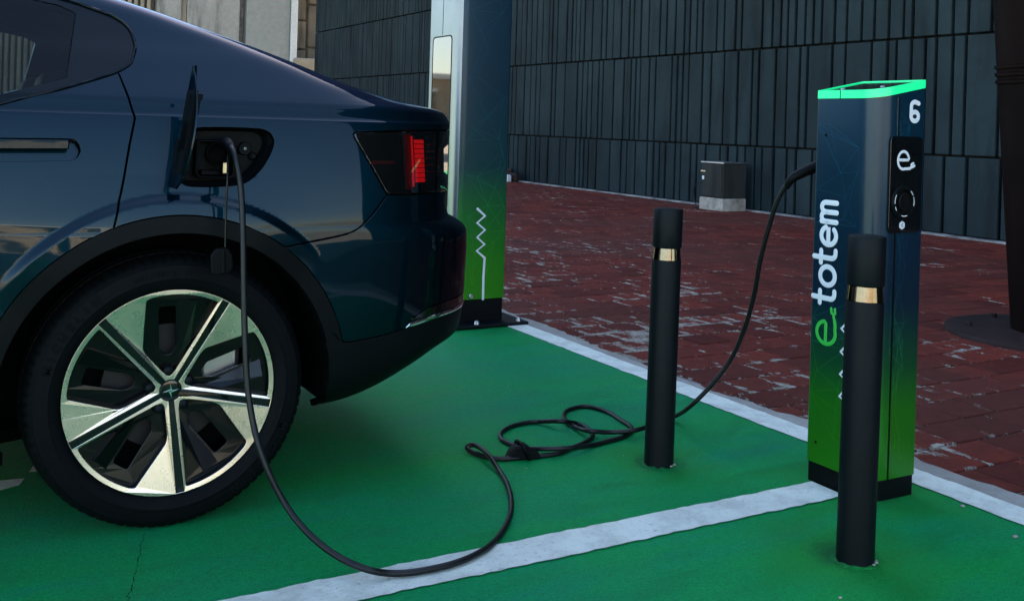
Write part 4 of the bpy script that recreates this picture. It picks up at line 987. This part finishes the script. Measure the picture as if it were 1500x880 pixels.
# matt black inner shell, added to keep light out of the panel gaps
sv = np.arange(0, nv, 4); su = np.arange(0, nu, 4); Pi = (GP - GN * .036).reshape(nv, nu, 3)[np.ix_(sv, su)]; a, b = len(sv), len(su); Fi = []
CLR = [(.47 * math.cos(t), ZW + .47 * math.sin(t)) for t in np.linspace(0, 2 * math.pi, 60)]
for i in range(a - 1):
    for j in range(b - 1):
        c = Pi[i:i + 2, j:j + 2].reshape(4, 3).mean(0)[None]; x_, z_ = c[:, 0], c[:, 2]
        if pip(CLR, x_, z_)[0] or pip(CLR, x_ + 2.735, z_)[0] or (pip(DLO, x_, z_)[0] and z_[0] > 1.0): continue
        if -.05 < x_[0] < .29 and .85 < z_[0] < 1.05: continue
        if ul[su[j]] < .75 and vl[sv[i]] > 4.9: continue
        Fi.append([i * b + j, i * b + j + 1, (i + 1) * b + j + 1, (i + 1) * b + j])
Pi = Pi.reshape(-1, 3); n = len(Pi)
add('inner_shell', np.concatenate([tow(Pi), tow(Pi, True)]), Fi + [[n + t for t in f] for f in Fi], 'black_matte', car)
# floor pan, seats
box('floor_pan', (AX - 3.2, YC - .60, .15), (AX - .40, YC + .60, .30), 'black_matte', car, b=.02)
for s in (-1, 1):
    box('sill_pan', (AX - 2.25, YC + .60 if s > 0 else YC - .86, .16), (AX - .44, YC + .86 if s > 0 else YC - .60, .30), 'black_matte', car, b=.02)
V = [(AX + x, YC + y, z + d) for d in (0, .03) for x, z in ((-.40, .17), (.42, .255), (.86, .37)) for y in (-.58, .58)]
add('undertray', V, [[0, 2, 3, 1], [2, 4, 5, 3], [6, 7, 9, 8], [8, 9, 11, 10], [0, 6, 8, 2], [2, 8, 10, 4], [1, 3, 9, 7], [3, 5, 11, 9], [4, 10, 11, 5], [0, 1, 7, 6]], 'black_matte', car)
def seat(x, y):
    v, f = bevel_box(.5, .5, .16, b=.05, seg=3); add('seat_cushion', np.array(v) + (AX + x - .25, YC + y, .50), f, 'black_plastic', car, smooth=True)
    v, f = bevel_box(.14, .48, .56, b=.05, seg=3); v = np.array(v); v[:, 0] += v[:, 2] * .28; add('seat_back', v + (AX + x + .06, YC + y, .76), f, 'black_plastic', car, smooth=True)
    v, f = bevel_box(.09, .26, .15, b=.035, seg=3); add('head_rest', np.array(v) + (AX + x + .20, YC + y, 1.09), f, 'black_plastic', car, smooth=True)
for x, y in ((-.45, .36), (-.45, -.36), (-1.35, .37), (-1.35, -.37)): seat(x, y)
for s in (-1, 1):
    # wheel-arch liners
    for ax in (0, -2.735):
        V = []; Fc = []; an = np.linspace(R_(-11), R_(191), 50)
        for t in an:
            for rr, hh in ((.4125, .895), (.425, .86), (.425, .56), (.05, .55)): V.append((AX + ax + rr * math.cos(t), YC + s * hh, ZW + rr * math.sin(t)))
        Fc = [[4 * i + j, 4 * i + j + 1, 4 * i + 5 + j, 4 * i + 4 + j] for i in range(49) for j in range(3)]
        add('arch_liner', V, Fc, 'black_matte', car, smooth=True, angle=40)
# door handle
for s, d in zip((-1, 1), doors):
    hw = hwat(-.38, .97); fr = frame((AX, YC + s * (hw + .004), 0), (1, 0, 0), (0, 0, 1)) if s < 0 else (np.array([AX, YC + hw + .004, 0]), np.array([1., 0, 0]), np.array([0, 0, 1.]), np.array([0, 1., 0]))
    plate('door_handle', [round_poly([(-.53, .9575), (-.259, .9612), (-.2585, .9845), (-.53, .9835)], [.006, .006, .004, .004])], .020, .003, 'paint', fr, d, wloc(car), smooth=True)
# window moulding
for s in (-1, 1):
    L = []
    for x, z in DLO[2:-1]:
        if x > -1.9: L.append((AX + x, YC + s * (hwat(x, z) + .0005), z))
    tube('window_moulding', catmull(L, 160), .0042, 'black_panel', car, seg=6)
# tail lamp internals
def patch(name, x0, x1, z0, z1, d0, d1, m, parent, s, nx=4, nz=8):
    V = []
    for d in (d0, d1):
        for i in range(nx + 1):
            for j in range(nz + 1):
                x = x0 + (x1 - x0) * i / nx; z = z0 + (z1 - z0) * j / nz; V.append((AX + x, YC + s * (hwat(x, z) - d), z))
    k = (nx + 1) * (nz + 1); q = lambda a, i, j: a * k + i * (nz + 1) + j; Fc = []
    for i in range(nx):
        for j in range(nz):
            Fc += [[q(0, i, j), q(0, i, j + 1), q(0, i + 1, j + 1), q(0, i + 1, j)], [q(1, i, j), q(1, i + 1, j), q(1, i + 1, j + 1), q(1, i, j + 1)]]
    for i in range(nx): Fc += [[q(0, i, 0), q(0, i + 1, 0), q(1, i + 1, 0), q(1, i, 0)], [q(0, i, nz), q(1, i, nz), q(1, i + 1, nz), q(0, i + 1, nz)]]
    for j in range(nz): Fc += [[q(0, 0, j), q(1, 0, j), q(1, 0, j + 1), q(0, 0, j + 1)], [q(0, nx, j), q(0, nx, j + 1), q(1, nx, j + 1), q(1, nx, j)]]
    return add(name, V, Fc, m, parent, wloc(car), smooth=True, angle=30)
hs = panel('lamp_housing', ['tail_lamp'], 'gloss_black', gap=.001, flange=.001, off=-.020)
for s, l, h in zip((-1, 1), lamps, hs):
    h.parent = l; h.location = (0, 0, 0)
    for q_ in range(9): patch('led_segment', .682, .716, .878 + .014 * q_, .8895 + .014 * q_, .010, .018, 'led_red', l, s, 3, 1)
    patch('led_edge', .668, .673, .866, 1.012, .008, .018, 'led_red', l, s, 2, 12)
    for z in (.905, .925, .945, .965, .985): patch('led_cell', .726, .770, z, z + .004, .014, .018, 'red_lens', l, s, 4, 1)
    patch('reflection_bar', .525, .605, .931, .940, .010, .018, 'red_lens', l, s, 8, 2)  # red bar standing in for a reflection on the lens
    patch('inner_blade', .640, .664, .858, 1.018, .006, .018, 'red_lens', l, s, 3, 10)
# charge port
PO = np.array(PORT); n = len(PO); hwp = np.array([hwat(*p) for p in PO]); V = []
cc = PO.mean(0); q = PO + (PO - cc) * .008
for P_, hh in ((q, hwp - .004), (q, hwp - .020), (cc + (PO - cc) * .93, hwp - .030), (cc + (PO - cc) * .88, np.full(n, .825))):
    V += [(AX + p[0], YC - h_, p[1]) for p, h_ in zip(P_, hh)]
Fc = [[r * n + i, r * n + (i + 1) % n, (r + 1) * n + (i + 1) % n, (r + 1) * n + i] for r in range(3) for i in range(n)] + [list(range(3 * n, 4 * n))[::-1]]
port = add('charge_port', V, Fc, 'black_plastic', car, smooth=True, angle=40)
yb_ = YC - .825
def pfr(x, z, d): return frame((AX + x, yb_ - d, z), (1, 0, 0), (0, 0, 1))
iz = [(.050, .990), (.148, .993), (.152, .965), (.152, .888), (.060, .888), (.048, .90)]
plate('inlet_frame', [round_poly(iz, .012), round_poly([(a + (.1 - a) * .12, b + (.94 - b) * .14) for a, b in iz], .010)], .030, .004, 'black_plastic', pfr(0, 0, .030), port, wloc(car))
lathe('inlet_socket', [(.030, .0), (.030, .022), (.027, .024), (.024, .022), (.023, .004), (0, .004)], 'black_matte', pfr(.108, .955, .0), port, wloc(car), seg=32)
box('inlet_ledge', (AX + .062, yb_ - .036, .897), (AX + .135, yb_ - .001, .911), 'black_plastic', port, wloc(car), b=.003)
lathe('release_button', [(.018, .0), (.018, .010), (.016, .013), (0, .013)], 'black_plastic', pfr(.182, .968, 0), port, wloc(car), seg=28)
text('button_mark', 'O', .009, 'white_print', pfr(.182, .968, .0136), port, wloc(car), bold=.0002, thick=.0004)
lathe('latch_bump', [(.012, .0), (.011, .010), (.006, .014), (0, .014)], 'black_plastic', pfr(.205, .948, 0), port, wloc(car), seg=20)
box('glint_tag', (AX + .112, yb_ - .0655, .905), (AX + .122, yb_ - .0640, .932), 'brass', port, wloc(car), b=.0004)  # tag and its mount stand in for a warm glint in the port
box('glint_mount', (AX + .110, yb_ - .0635, .900), (AX + .124, yb_ - .0305, .936), 'black_plastic', port, wloc(car), b=.002)
# open charge flap: a curved leaf standing straight out from its front hinge edge
B = SY(247, 274, YC - .905); T = SY(277, 97, YC - .905)
ax_l = T - B; Lf = np.linalg.norm(ax_l); ax_l /= Lf; wv = np.array([.04, -1., 0]); wv /= np.linalg.norm(wv)
prof = [(0, .018, .085), (.05, .006, .108), (.15, .0, .128), (.35, .0, .134), (.55, .004, .128), (.72, .014, .112), (.86, .030, .088), (.95, .044, .068), (1.0, .054, .056)]
prof = catmull([p for p in prof], 26); V = []; Fc = []; nw = 8
nx_ = np.cross(ax_l, wv); nx_ /= np.linalg.norm(nx_)
for side_ in (0, 1):
    for t, w0, w1 in prof:
        for k2 in range(nw + 1):
            s_ = k2 / nw; w = w0 + (w1 - w0) * s_
            bow = .010 * math.sin(math.pi * t) + .006 * math.sin(math.pi * s_)
            V.append(B + ax_l * Lf * t + wv * w + nx_ * (bow + (-.004 if side_ else 0)))
m_ = len(prof); K = m_ * (nw + 1); q = lambda a, i, j: a * K + i * (nw + 1) + j
for i in range(m_ - 1):
    for j in range(nw): Fc += [[q(0, i, j), q(0, i + 1, j), q(0, i + 1, j + 1), q(0, i, j + 1)], [q(1, i, j), q(1, i, j + 1), q(1, i + 1, j + 1), q(1, i + 1, j)]]
    Fc += [[q(0, i, 0), q(1, i, 0), q(1, i + 1, 0), q(0, i + 1, 0)], [q(0, i, nw), q(0, i + 1, nw), q(1, i + 1, nw), q(1, i, nw)]]
for j in range(nw): Fc += [[q(0, 0, j), q(0, 0, j + 1), q(1, 0, j + 1), q(1, 0, j)], [q(0, m_ - 1, j), q(1, m_ - 1, j), q(1, m_ - 1, j + 1), q(0, m_ - 1, j + 1)]]
flap = add('charge_flap', V, Fc, 'paint', car, smooth=True, angle=40)
ins_ = -nx_
if ins_[0] < 0: ins_ = -ins_
cB = B + ins_ * .008
def fbar(name, t0, t1, w0, w1, h, m='black_plastic'):
    c = B + ax_l * Lf * (t0 + t1) / 2 + wv * (w0 + w1) / 2 + ins_ * (h / 2 + (.002))
    v, f = bevel_box(1, 1, 1, b=.04); v = np.array(v) * np.array([Lf * (t1 - t0), w1 - w0, h]); Mx = np.stack([ax_l, wv, ins_]); add(name, c + v @ Mx, f, m, flap, wloc(car))
fbar('flap_liner', .12, .80, .012, .090, .010); fbar('flap_rib', .60, .76, .05, .085, .020); fbar('flap_rib', .30, .56, .03, .085, .016); fbar('flap_latch', .73, .78, .05, .075, .026)
fbar('hinge_arm', .14, .40, -.02, .045, .030)
# ---- wheel (built once, then copied)
RW, RT = .262, .352
wc = np.array([AX, YC - .892, ZW])
wf = frame(wc, (1, 0, 0), (0, 0, 1))
def wfr(c): return frame(wc + np.array([0, -c, 0]), (1, 0, 0), (0, 0, 1))
pol = lambda r, a: (r * math.cos(R_(a)), r * math.sin(R_(a)))
barrel = lathe('wheel', [(RW * .955, -.004), (RW * .985, -.002), (RW * 1.0, -.006), (RW * 1.0, -.016), (RW * .95, -.022), (RW * .91, -.05), (RW * .90, -.17), (RW * .98, -.185), (RW * .90, -.19)], 'gloss_black', wf, car, wc, seg=96)
tp = []
for r, c in ((.2565, -.012), (.262, -.002), (.268, .0065), (.275, .0105), (.285, .0150), (.2905, .0158), (.2915, .0166), (.2935, .0166), (.2945, .0160), (.302, .0156), (.312, .0140), (.322, .0105), (.3245, .0102), (.3255, .0090), (.331, .0058), (.3365, .0015), (.3415, -.0055), (.3455, -.0145), (.3480, -.025), (.3500, -.038), (.3510, -.0495), (.3440, -.0505), (.3440, -.0575), (.3515, -.0585), (.3520, -.090), (.3450, -.091), (.3450, -.100), (.3520, -.101), (.3515, -.150), (.3440, -.151), (.3440, -.160), (.3490, -.161), (.3440, -.19), (.33, -.205), (.30, -.212), (.27, -.20), (.2565, -.185)): tp.append((r, c))
NSEG = 336
def tmod(k, j):
    d = 0
    if 15 <= j <= 20 and k % 4 == 0: d = -.0035
    if 13 <= j <= 14 and k % 4 == 0: d = -.0012
    return d
tyre = lathe('tyre', tp, 'rubber', wf, barrel, wc, seg=NSEG, mod=tmod, angle=32)
zt = np.array([v.co.z for v in tyre.data.vertices])
for v_ in tyre.data.vertices:                 # weight on the tyre: flatten the contact patch
    if v_.co.z < -ZW: v_.co.z = -ZW
def ring_text(s, r, a_mid, size, adv, flip=False):
    a = a_mid + (len(s) - 1) * adv / 2 * (1 if not flip else -1)
    for ch in s:
        if ch != ' ':
            p = pol(r, a); t = R_(a - 90) if not flip else R_(a + 90)
            text('tyre_letter', ch, size, 'rubber', frame(wc + np.array([p[0], -.0166, p[1]]), (math.cos(t), 0, math.sin(t)), (-math.sin(t), 0, math.cos(t))), barrel, wc, bold=.0008, thick=.0024)
        a += -adv if not flip else adv
ring_text('MICHELIN', .306, 146, .030, 5.2); ring_text('MICHELIN', .306, -40, .030, 5.2)
ring_text('245/45 R 19', .306, 96, .016, 2.6)
# machined face with pockets and dark spoke bars
A0 = -84.0; HB = .034
def pocket(grow=0.):
    """pocket outline for a sector between spoke A (angle 0, thin rib) and spoke B (72 deg, broad blade), in units of RW"""
    d = .062 + grow; dB = .066 + grow; rr = .952 - grow
    P = []
    a_end = math.degrees(math.asin(d / rr)); P.append(pol(rr, a_end))
    aw = 72 - 25.5 - math.degrees(grow / .9)
    for a in np.linspace(a_end, aw, 18)[1:]: P.append(pol(rr - .012 * (a > aw - 1), a))
    B_ = R_(72); eB = np.array([math.cos(B_), math.sin(B_)]); nB = np.array([math.sin(B_), -math.cos(B_)])
    P.append(tuple(eB * .50 + nB * (dB + .012))); P.append(tuple(eB * .43 + nB * dB))
    # hub corner round the nut
    mid = 36; P.append(tuple(eB * .19 + nB * dB)); P.append(pol(.135 + grow, mid)); P.append((.19, d))
    return P
def rot(P, a, s=RW): ca, sa = math.cos(R_(a)), math.sin(R_(a)); return [((p[0] * ca - p[1] * sa) * s, (p[0] * sa + p[1] * ca) * s) for p in P]
def rpk(grow): P = pocket(grow); return round_poly(P, [.03] + [.2] * 16 + [.03, .2, .06, .05, .03, .05][:len(P) - 17], 4)
PK = [rpk(0.) for _ in range(1)][0]
star = []
for k in range(5):                           # one dark star: hub circle with five bars
    h0, h1 = HB * .78, HB * 1.15; a_ = math.degrees(math.asin(h0 / .108))
    star += rot([(math.sqrt(.108**2 - h0**2), -h0), (.990, -h1), (.990, h1), (math.sqrt(.108**2 - h0**2), h0)], A0 + 72 * k) + rot([pol(.108, a_ + (72 - 2 * a_) * q_ / 5) for q_ in range(1, 5)], A0 + 72 * k)
loops = [circ(RW * .9985, 160)] + [rot(PK, A0 + 72 * k) for k in range(5)] + [star]
plate('machined_face', loops, .003, .0009, 'machined', wfr(.0045), barrel, wc, seg=2)
loops = [circ(RW * .955, 120)] + [rot(rpk(.003), A0 + 72 * k) for k in range(5)]
plate('spoke_body', loops, .034, .0008, 'wheel_black', wfr(.0014), barrel, wc, seg=1)
for k in range(5):
    plate('spoke_bar', [rot([(.05, -HB * .70), (.985, -HB * 1.08), (.985, HB * 1.08), (.05, HB * .70)], A0 + 72 * k)], .006, .0012, 'gloss_black', wfr(.0036), barrel, wc)
# pocket floors with slots, raised blade-side ramps
def slot_loop(): 
    c = 33.0; e = np.array(pol(1, c)); nn_ = np.array([-e[1], e[0]])
    P = [e * .34 + nn_ * .03, e * .42 + nn_ * .085, e * .82 + nn_ * .085, e * .82 - nn_ * .075, e * .42 - nn_ * .075, e * .34 - nn_ * .03]
    return round_poly(P[::-1], .03, 4)
for k in range(5):
    a = A0 + 72 * k
    plate('pocket_floor', [rot(rpk(-.006), a), rot(slot_loop(), a)], .010, .0015, 'wheel_black', wfr(-.020), barrel, wc)
    # sloping ramp along the slot on the rib side
    c = 33.0; e = np.array(pol(1, c)); nn_ = np.array([-e[1], e[0]])
    Q = [e * .30 - nn_ * .10, e * .90 - nn_ * .10, e * .86 - nn_ * .26, e * .45 - nn_ * .20]; Q = [np.array(q_) for q_ in rot(Q, a)]
    hgt = [-.0195, -.0195, -.006, -.004]; V = [to3(wfr(0), [(q_[0], q_[1], h_)])[0] for q_, h_ in zip(Q, hgt)] + [to3(wfr(0), [(q_[0], q_[1], -.024)])[0] for q_ in Q]
    add('pocket_ramp', V, [[0, 1, 2, 3], [7, 6, 5, 4], [0, 4, 5, 1], [1, 5, 6, 2], [2, 6, 7, 3], [3, 7, 4, 0]], 'wheel_black', barrel, wc)
    p = rot([pol(.195, 36)], a)[0]
    lathe('wheel_nut', [(.0135, -.03), (.0135, .0), (.0125, .004), (.009, .0075), (.004, .0088), (0, .009)], 'powder_black', frame(wc + np.array([p[0], -.0, p[1]]), (1, 0, 0), (0, 0, 1)), barrel, wc, seg=20)
lathe('centre_cap', [(.0262, .000), (.0262, .0045), (.025, .0062), (.018, .0075), (0, .008)], 'gloss_black', wf, barrel, wc, seg=40)
def shard(P, nm): 
    plate(nm, [P], .0016, .0003, 'chrome', wfr(.0094), barrel, wc)
rs = lambda P, a: [(p[0] * math.cos(R_(a)) - p[1] * math.sin(R_(a)), p[0] * math.sin(R_(a)) + p[1] * math.cos(R_(a))) for p in P]
s_ = .020
shard(rs([(-s_, .0), (-.003, .0045), (.002, .0015), (-.003, -.001)], 8), 'cap_emblem'); shard(rs([(0.0, s_), (.0045, .003), (.0015, -.002), (-.001, .004)], 8), 'cap_emblem')
shard(rs([(s_, .0), (.003, -.0045), (.001, -.001), (.005, .0005)], 8), 'cap_emblem'); shard(rs([(0, -s_), (-.0045, -.003), (-.001, -.0015), (.001, -.004)], 8), 'cap_emblem')
lathe('brake_disc', [(.06, -.082), (.160, -.082), (.162, -.085), (.162, -.105), (.06, -.105)], 'brake', wf, barrel, wc, seg=64)
v, f = bevel_box(.11, .05, .20, b=.015, seg=2); add('brake_caliper', np.array(v) + wc + np.array([.135, .095, .02]), f, 'steel', barrel, wc)
lathe('hub', [(.062, -.05), (.062, -.07), (.055, -.10), (0, -.10)], 'black_matte', wf, barrel, wc, seg=32)
lathe('wheel_back', [(RW * .90, -.135), (.06, -.135)], 'black_matte', wf, barrel, wc, seg=48)
def dish(r): return .34 * (np.minimum(r, RW)**2 - RW**2)
for ch in barrel.children:                   # the wheel face is dished towards the hub
    if ch.name.split('.')[0] in ('machined_face', 'spoke_body', 'spoke_bar', 'pocket_floor', 'pocket_ramp', 'wheel_nut', 'centre_cap', 'cap_emblem'):
        one = ch.name.split('.')[0] in ('wheel_nut', 'centre_cap', 'cap_emblem')
        cs = np.array([v_.co[:] for v_ in ch.data.vertices]); rc = np.hypot(cs[:, 0].mean(), cs[:, 2].mean())
        for v_ in ch.data.vertices: v_.co.y -= dish(rc if one else math.hypot(v_.co.x, v_.co.z))
        ch.data.update()
def copy_wheel(org, rz):
    b = barrel.copy(); col.objects.link(b); b.location = Vector(np.array(org) - wloc(car)); b.rotation_euler = (0, 0, rz)
    for ch in barrel.children:
        if ch.name.startswith('tyre_letter'): continue
        c = ch.copy(); col.objects.link(c); c.parent = b
copy_wheel((AX, YC + .892, ZW), math.pi); copy_wheel((AX - 2.735, YC - .892, ZW), 0); copy_wheel((AX - 2.735, YC + .892, ZW), math.pi)

# ================================================================== CHARGING CABLE
g0 = G(985, 610)
cab_r = .0078
cb = thing('charging_cable', (1.9, 2.95, 0), 'black charging cable running from the post, coiled on green paint, up to the car', 'cable')
drop = [(1160, 262), (1141, 290), (1127, 330), (1114, 380), (1105, 430), (1091, 480), (1071, 525), (1041, 565), (1012, 594)]
P = [np.array([2.455, TY1 + .012, .985]), np.array([2.450, TY1 + .06, .965])]
for i, (px, py) in enumerate(drop):
    Yp = np.interp(i, [0, 3, 8], [2.375, 2.50, 2.745]); P.append(SY(px, py, Yp))
gz = cab_r + .0005
def gp(px, py, h=0.): p = G(px, py, gz + h); return p
loop = [(985, 611, .006), (965, 619, 0), (943.6, 626.5, .018), (923.6, 631, .019), (894.5, 632.7, .010), (865.5, 631, .019), (843.6, 625.5, .004), (829, 616, .004), (826, 608, 0), (832.7, 600, 0), (858, 595, 0), (887, 602, 0), (909, 614.5, 0), (925.5, 627, 0), (916, 638, 0), (894.5, 645, 0), (865.5, 652, .002), (836, 655.6, .019), (803.6, 657, .019), (767, 655.6, .006), (745.5, 649, 0), (734, 642, 0), (735, 632.7, 0), (752.7, 623, 0), (785.5, 617.5, 0), (822, 616.7, .022), (847, 620.7, .0), (864.5, 630, .0), (868, 639, 0), (858, 647, 0), (836, 656.5, 0), (818, 663.6, 0), (785, 668, 0), (760, 670, 0), (731, 671.6, 0), (705.5, 667, 0), (689, 660, .004), (684, 654.5, .010), (691, 651, .018), (703.6, 655.6, .021), (716, 667, .021), (729, 685.5, .004), (742, 707, 0), (749, 733, 0), (747, 754.5, 0), (734.5, 780, 0), (716, 800, .003), (691, 814.5, .006), (662, 825.5, .006), (640, 831, .006), (600, 838, .006), (570, 839, .008)]
P += [gp(*q) for q in loop]
rise = [(540, 834), (505, 820), (470, 797), (440, 768), (415, 733), (395, 695), (380, 655), (371, 620), (363, 570), (359, 500), (357, 420), (356, 350), (354, 290), (350, 255), (345, 232)]
y0 = P[-1][1]
for i, (px, py) in enumerate(rise):
    Yp = np.interp(i, [-1, 0, 4, 9, 12, 14], [y0, y0 + .004, 2.36, 2.47, 2.535, 2.565]); p = SY(px, py, Yp); p[2] = max(p[2], gz); P.append(p)
e = SY(338, 215, 2.60); P += [e, SY(333, 211, 2.645), SY(331, 211, 2.69)]
Pc = catmull(P, 700); Pc[:, 2] = np.maximum(Pc[:, 2], cab_r + .0003)
tube('cable', Pc, cab_r, 'cable', cb, seg=14)
# boots and connectors
bp = Pc[:1].copy(); t0 = Pc[0]; 
bo = catmull([P[0] + np.array([0, -.008, .004]), P[1], P[2], P[2] * .55 + P[3] * .45], 24); tube('post_connector', bo, np.concatenate([np.linspace(.021, .020, 9), np.linspace(.0195, .0105, 15)]), 'black_plastic', cb, seg=18)
for i in range(6): pass
ce = catmull([SY(331, 211, 2.715), SY(332, 211, 2.665), SY(336, 213.5, 2.615), SY(342, 224, 2.585)], 16); tube('car_connector', ce, np.concatenate([np.full(6, .0185), np.linspace(.0180, .0110, 10)]), 'black_plastic', cb, seg=20)
# strap-on clip lying on the coil
c = G(761, 671, .0)
V = []; L2 = [(-.055, .0), (-.040, .028), (-.022, .045), (.010, .046), (.030, .030), (.050, .022), (.058, .004), (.05, 0)]
d_ = G(785, 668) - G(735, 671); d_ /= np.linalg.norm(d_)
plate('cable_clip', [round_poly([(a, b) for a, b in L2[::-1]], .006, 3)], .042, .005, 'black_plastic', frame(c + np.array([0, -.026, .001]), (d_[0], d_[1], 0), (0, 0, 1)), cb, smooth=True)
tube('clip_strap', catmull([c + d_ * .018 + np.array([0, -.03, .004]), c + d_ * .0 + np.array([0, -.03, .040]), c + d_ * -.004 + np.array([0, .016, .050]), c + d_ * .0 + np.array([0, .03, .006])], 20), .006, 'black_plastic', cb, seg=8)
# tethered dust cap
tt = catmull([SY(334, 224, 2.63), SY(334, 232, 2.60), SY(333, 262, 2.575), SY(331, 310, 2.575), SY(330, 362, 2.575)], 40); tube('cap_tether', tt, .0028, 'cable', cb, seg=8)
k0_ = SY(325, 383, 2.572); fr = frame(k0_, (1, 0, .10), (-.10, 0, 1))
plate('dust_cap', [round_poly([(-.028, -.026), (-.020, -.034), (.018, -.033), (.028, -.020), (.029, .012), (.018, .031), (-.012, .034), (-.026, .018)], .010)], .016, .004, 'black_plastic', fr, cb, smooth=True)
plate('cap_rib', [round_poly([(-.002, -.030), (.008, -.030), (.010, .029), (.001, .031)], .003)], .020, .003, 'black_plastic', frame(k0_ + np.array([0, -.003, 0]), (1, 0, .10), (-.10, 0, 1)), cb, smooth=True)
print('objects', len(bpy.data.objects))
